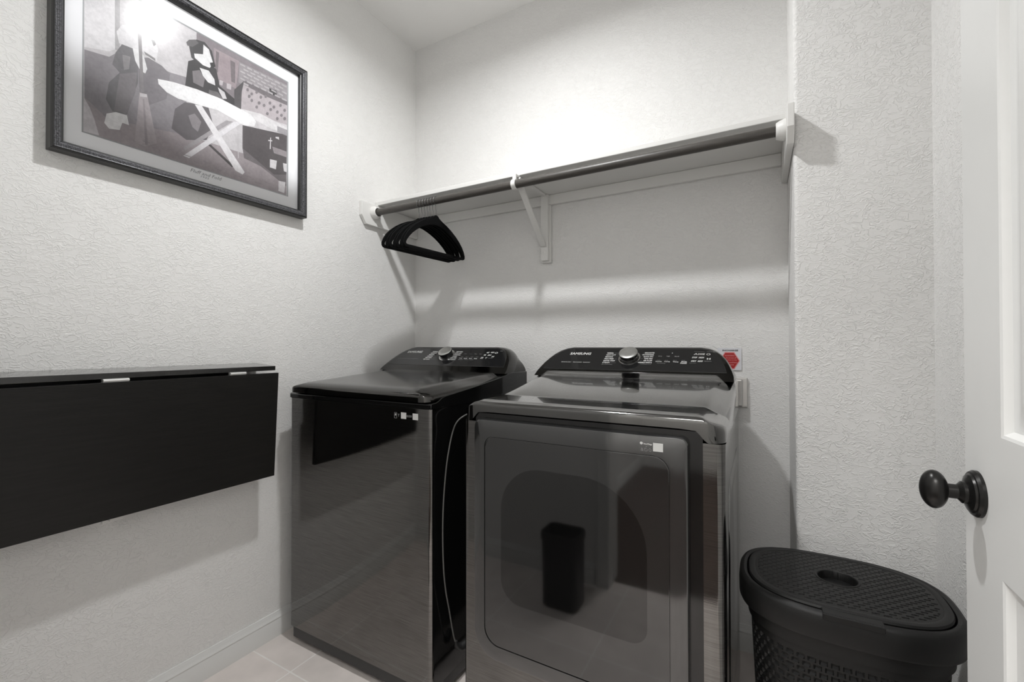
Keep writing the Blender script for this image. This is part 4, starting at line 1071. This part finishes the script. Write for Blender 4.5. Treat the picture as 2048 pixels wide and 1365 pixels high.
# body with real woven relief
NB = 416; mb = MB(); rings = []
zs = [.012 + (.512 - .012) * k / 150 for k in range(151)]
for iz, z in enumerate(zs):
    t = z / HZ; inset = .020 + .028 * (1 - t)
    ring = se_arc(NB, HA - inset, HB - inset)
    R_ = []
    for i, (x, y) in enumerate(ring):
        cell = 8; rowh = 4
        row = iz // rowh; ph = ((i + (row % 2) * cell / 2) % cell) / cell
        vv = (iz % rowh) / rowh
        d = 0.0
        if 2 < iz < 146:
            d = -.0048 * (1 if (ph < .62 and vv >= .5) else 0) 
        dx, dy_ = x - HC[0], y - HC[1]; L_ = math.hypot(dx, dy_)
        R_.append((x + dx / L_ * d, y + dy_ / L_ * d, z))
    rings.append(R_)
mb.loft(rings, 0, True, False)
mb.build('body', M['hamper'], ha, smooth=40)
# smooth collar / rim
mb = MB()
N2 = 120
def ring_z(ins, z): return [(x, y, z) for x, y in se_arc(N2, HA - ins, HB - ins)]
mb.loft([ring_z(.026, .508), ring_z(.0185, .510), ring_z(.0165, .540), ring_z(.013, .5425), ring_z(.0030, .5435), ring_z(.0005, .549), ring_z(0.0, .575), ring_z(.0012, .590), ring_z(.0050, .597), ring_z(.0105, .5995), ring_z(.0165, .5975), ring_z(.0175, .590), ring_z(.0185, .560)], 0, False, False)
mb.build('rim', M['hamper'], ha, smooth=40)
# lid: slightly domed, woven pattern pressed in, oval finger well
mb = MB(); NL = 120
WELL = (1.793, -.640, .036, .033)
def lidz(x, y):
    q = ((x - HC[0]) / HA) ** 2 + ((y - HC[1]) / HB) ** 2
    return .6005 + .0045 * (1 - min(1, q))
def lring(ins, dz): return [(x, y, lidz(x, y) + dz) for x, y in se_arc(NL, HA - ins, HB - ins)]
mb.loft([lring(.0215, -.012), lring(.0195, -.003), lring(.0215, .0008), lring(.026, .0012), lring(.0325, .0012), lring(.0345, .0)], 0, False, False)
mb.build('lid_border', M['hamper'], ha, smooth=40)
# patterned centre as a displaced grid clipped to the lid oval
mb = MB(); NX, NY = 300, 232
ex, ey = HA - .034, HB - .034
idx = {}; 
def inside(x, y): return abs((x - HC[0]) / ex) ** HN + abs((y - HC[1]) / ey) ** HN <= 1.0
def wellq(x, y): return ((x - WELL[0]) / WELL[2]) ** 2 + ((y - WELL[1]) / WELL[3]) ** 2
cw, ch = .0185, .0098
for iy in range(NY + 1):
    for ix in range(NX + 1):
        x = HC[0] - ex + 2 * ex * ix / NX; y = HC[1] - ey + 2 * ey * iy / NY
        if not inside(x, y): continue
        row = math.floor((y - HC[1]) / ch); fv = (y - HC[1]) / ch - row
        u_ = (x - HC[0]) / cw + (.5 if row % 2 else 0); fu = u_ - math.floor(u_)
        d = 0.0
        if fu < .60 and fv > (.30 + .28 * fu) and fv < (.66 + .28 * fu): d = -.0034
        q = wellq(x, y)
        qe = (abs((x - HC[0]) / ex) ** HN + abs((y - HC[1]) / ey) ** HN)
        if q < 1.55 or qe > .90: d = 0
        if q < 1: d = -.018
        idx[(ix, iy)] = len(mb.v); mb.v.append((x, y, lidz(x, y) + d))
for iy in range(NY):
    for ix in range(NX):
        k4 = [(ix, iy), (ix + 1, iy), (ix + 1, iy + 1), (ix, iy + 1)]
        if all(k in idx for k in k4): mb.f.append(tuple(idx[k] for k in k4)); mb.m.append(0); mb.cols.append(None)
lid = mb.build('lid', M['hamper'], ha, smooth=35)
mb = MB()
mb.loft([[(WELL[0] + WELL[2] * s_ * math.cos(t_), WELL[1] + WELL[3] * s_ * math.sin(t_), .6052 + dz) for t_ in [2 * PI * k / 48 for k in range(48)]] for s_, dz in ((1.16, -.0012), (1.14, .0008), (1.05, .0008), (1.01, -.001), (.99, -.017), (.5, -.0175))], 0, False, True)
mb.build('finger_well', M['hamper'], lid, smooth=35)
# front clip tab and rear hinge tabs
mb = MB(); mb.loft([[(x, y, z) for x, z in ((1.750, .6015), (1.846, .6015), (1.846, .5985), (1.750, .5985))] for y in (-.770, -.8005)])
mb.box(1.750, 1.846, -.8045, -.8000, .5900, .6015)
mb.build('front_tab', M['hamper'], ha, smooth=0, bevel=.0015)

# ------------------------------------------------------------------ waste bin (seen mirrored in the dryer door)
wb = thing('waste_bin', 'small black open waste bin on the floor behind the camera, mirrored in the dryer door', 'bin', (.905, -1.59, 0))
mb = MB()
def bring(w_, d_, z): return [(.893 + x, -1.58 + y, z) for x, y in rr(-w_, w_, -d_, d_, .03, 6)]
mb.loft([bring(.070, .052, .0), bring(.080, .062, .010), bring(.083, .066, .310), bring(.085, .068, .312), bring(.085, .068, .318), bring(.080, .063, .318), bring(.078, .061, .28), bring(.070, .052, .02)], 0, True, True)
mb.build('body', M['bin'], wb, smooth=35)
mb = MB(); mb.loft([bring(.0862, .0692, .288), bring(.0862, .0692, .314)], 0, False, False); mb.build('rim', M['bin'], wb, smooth=35)
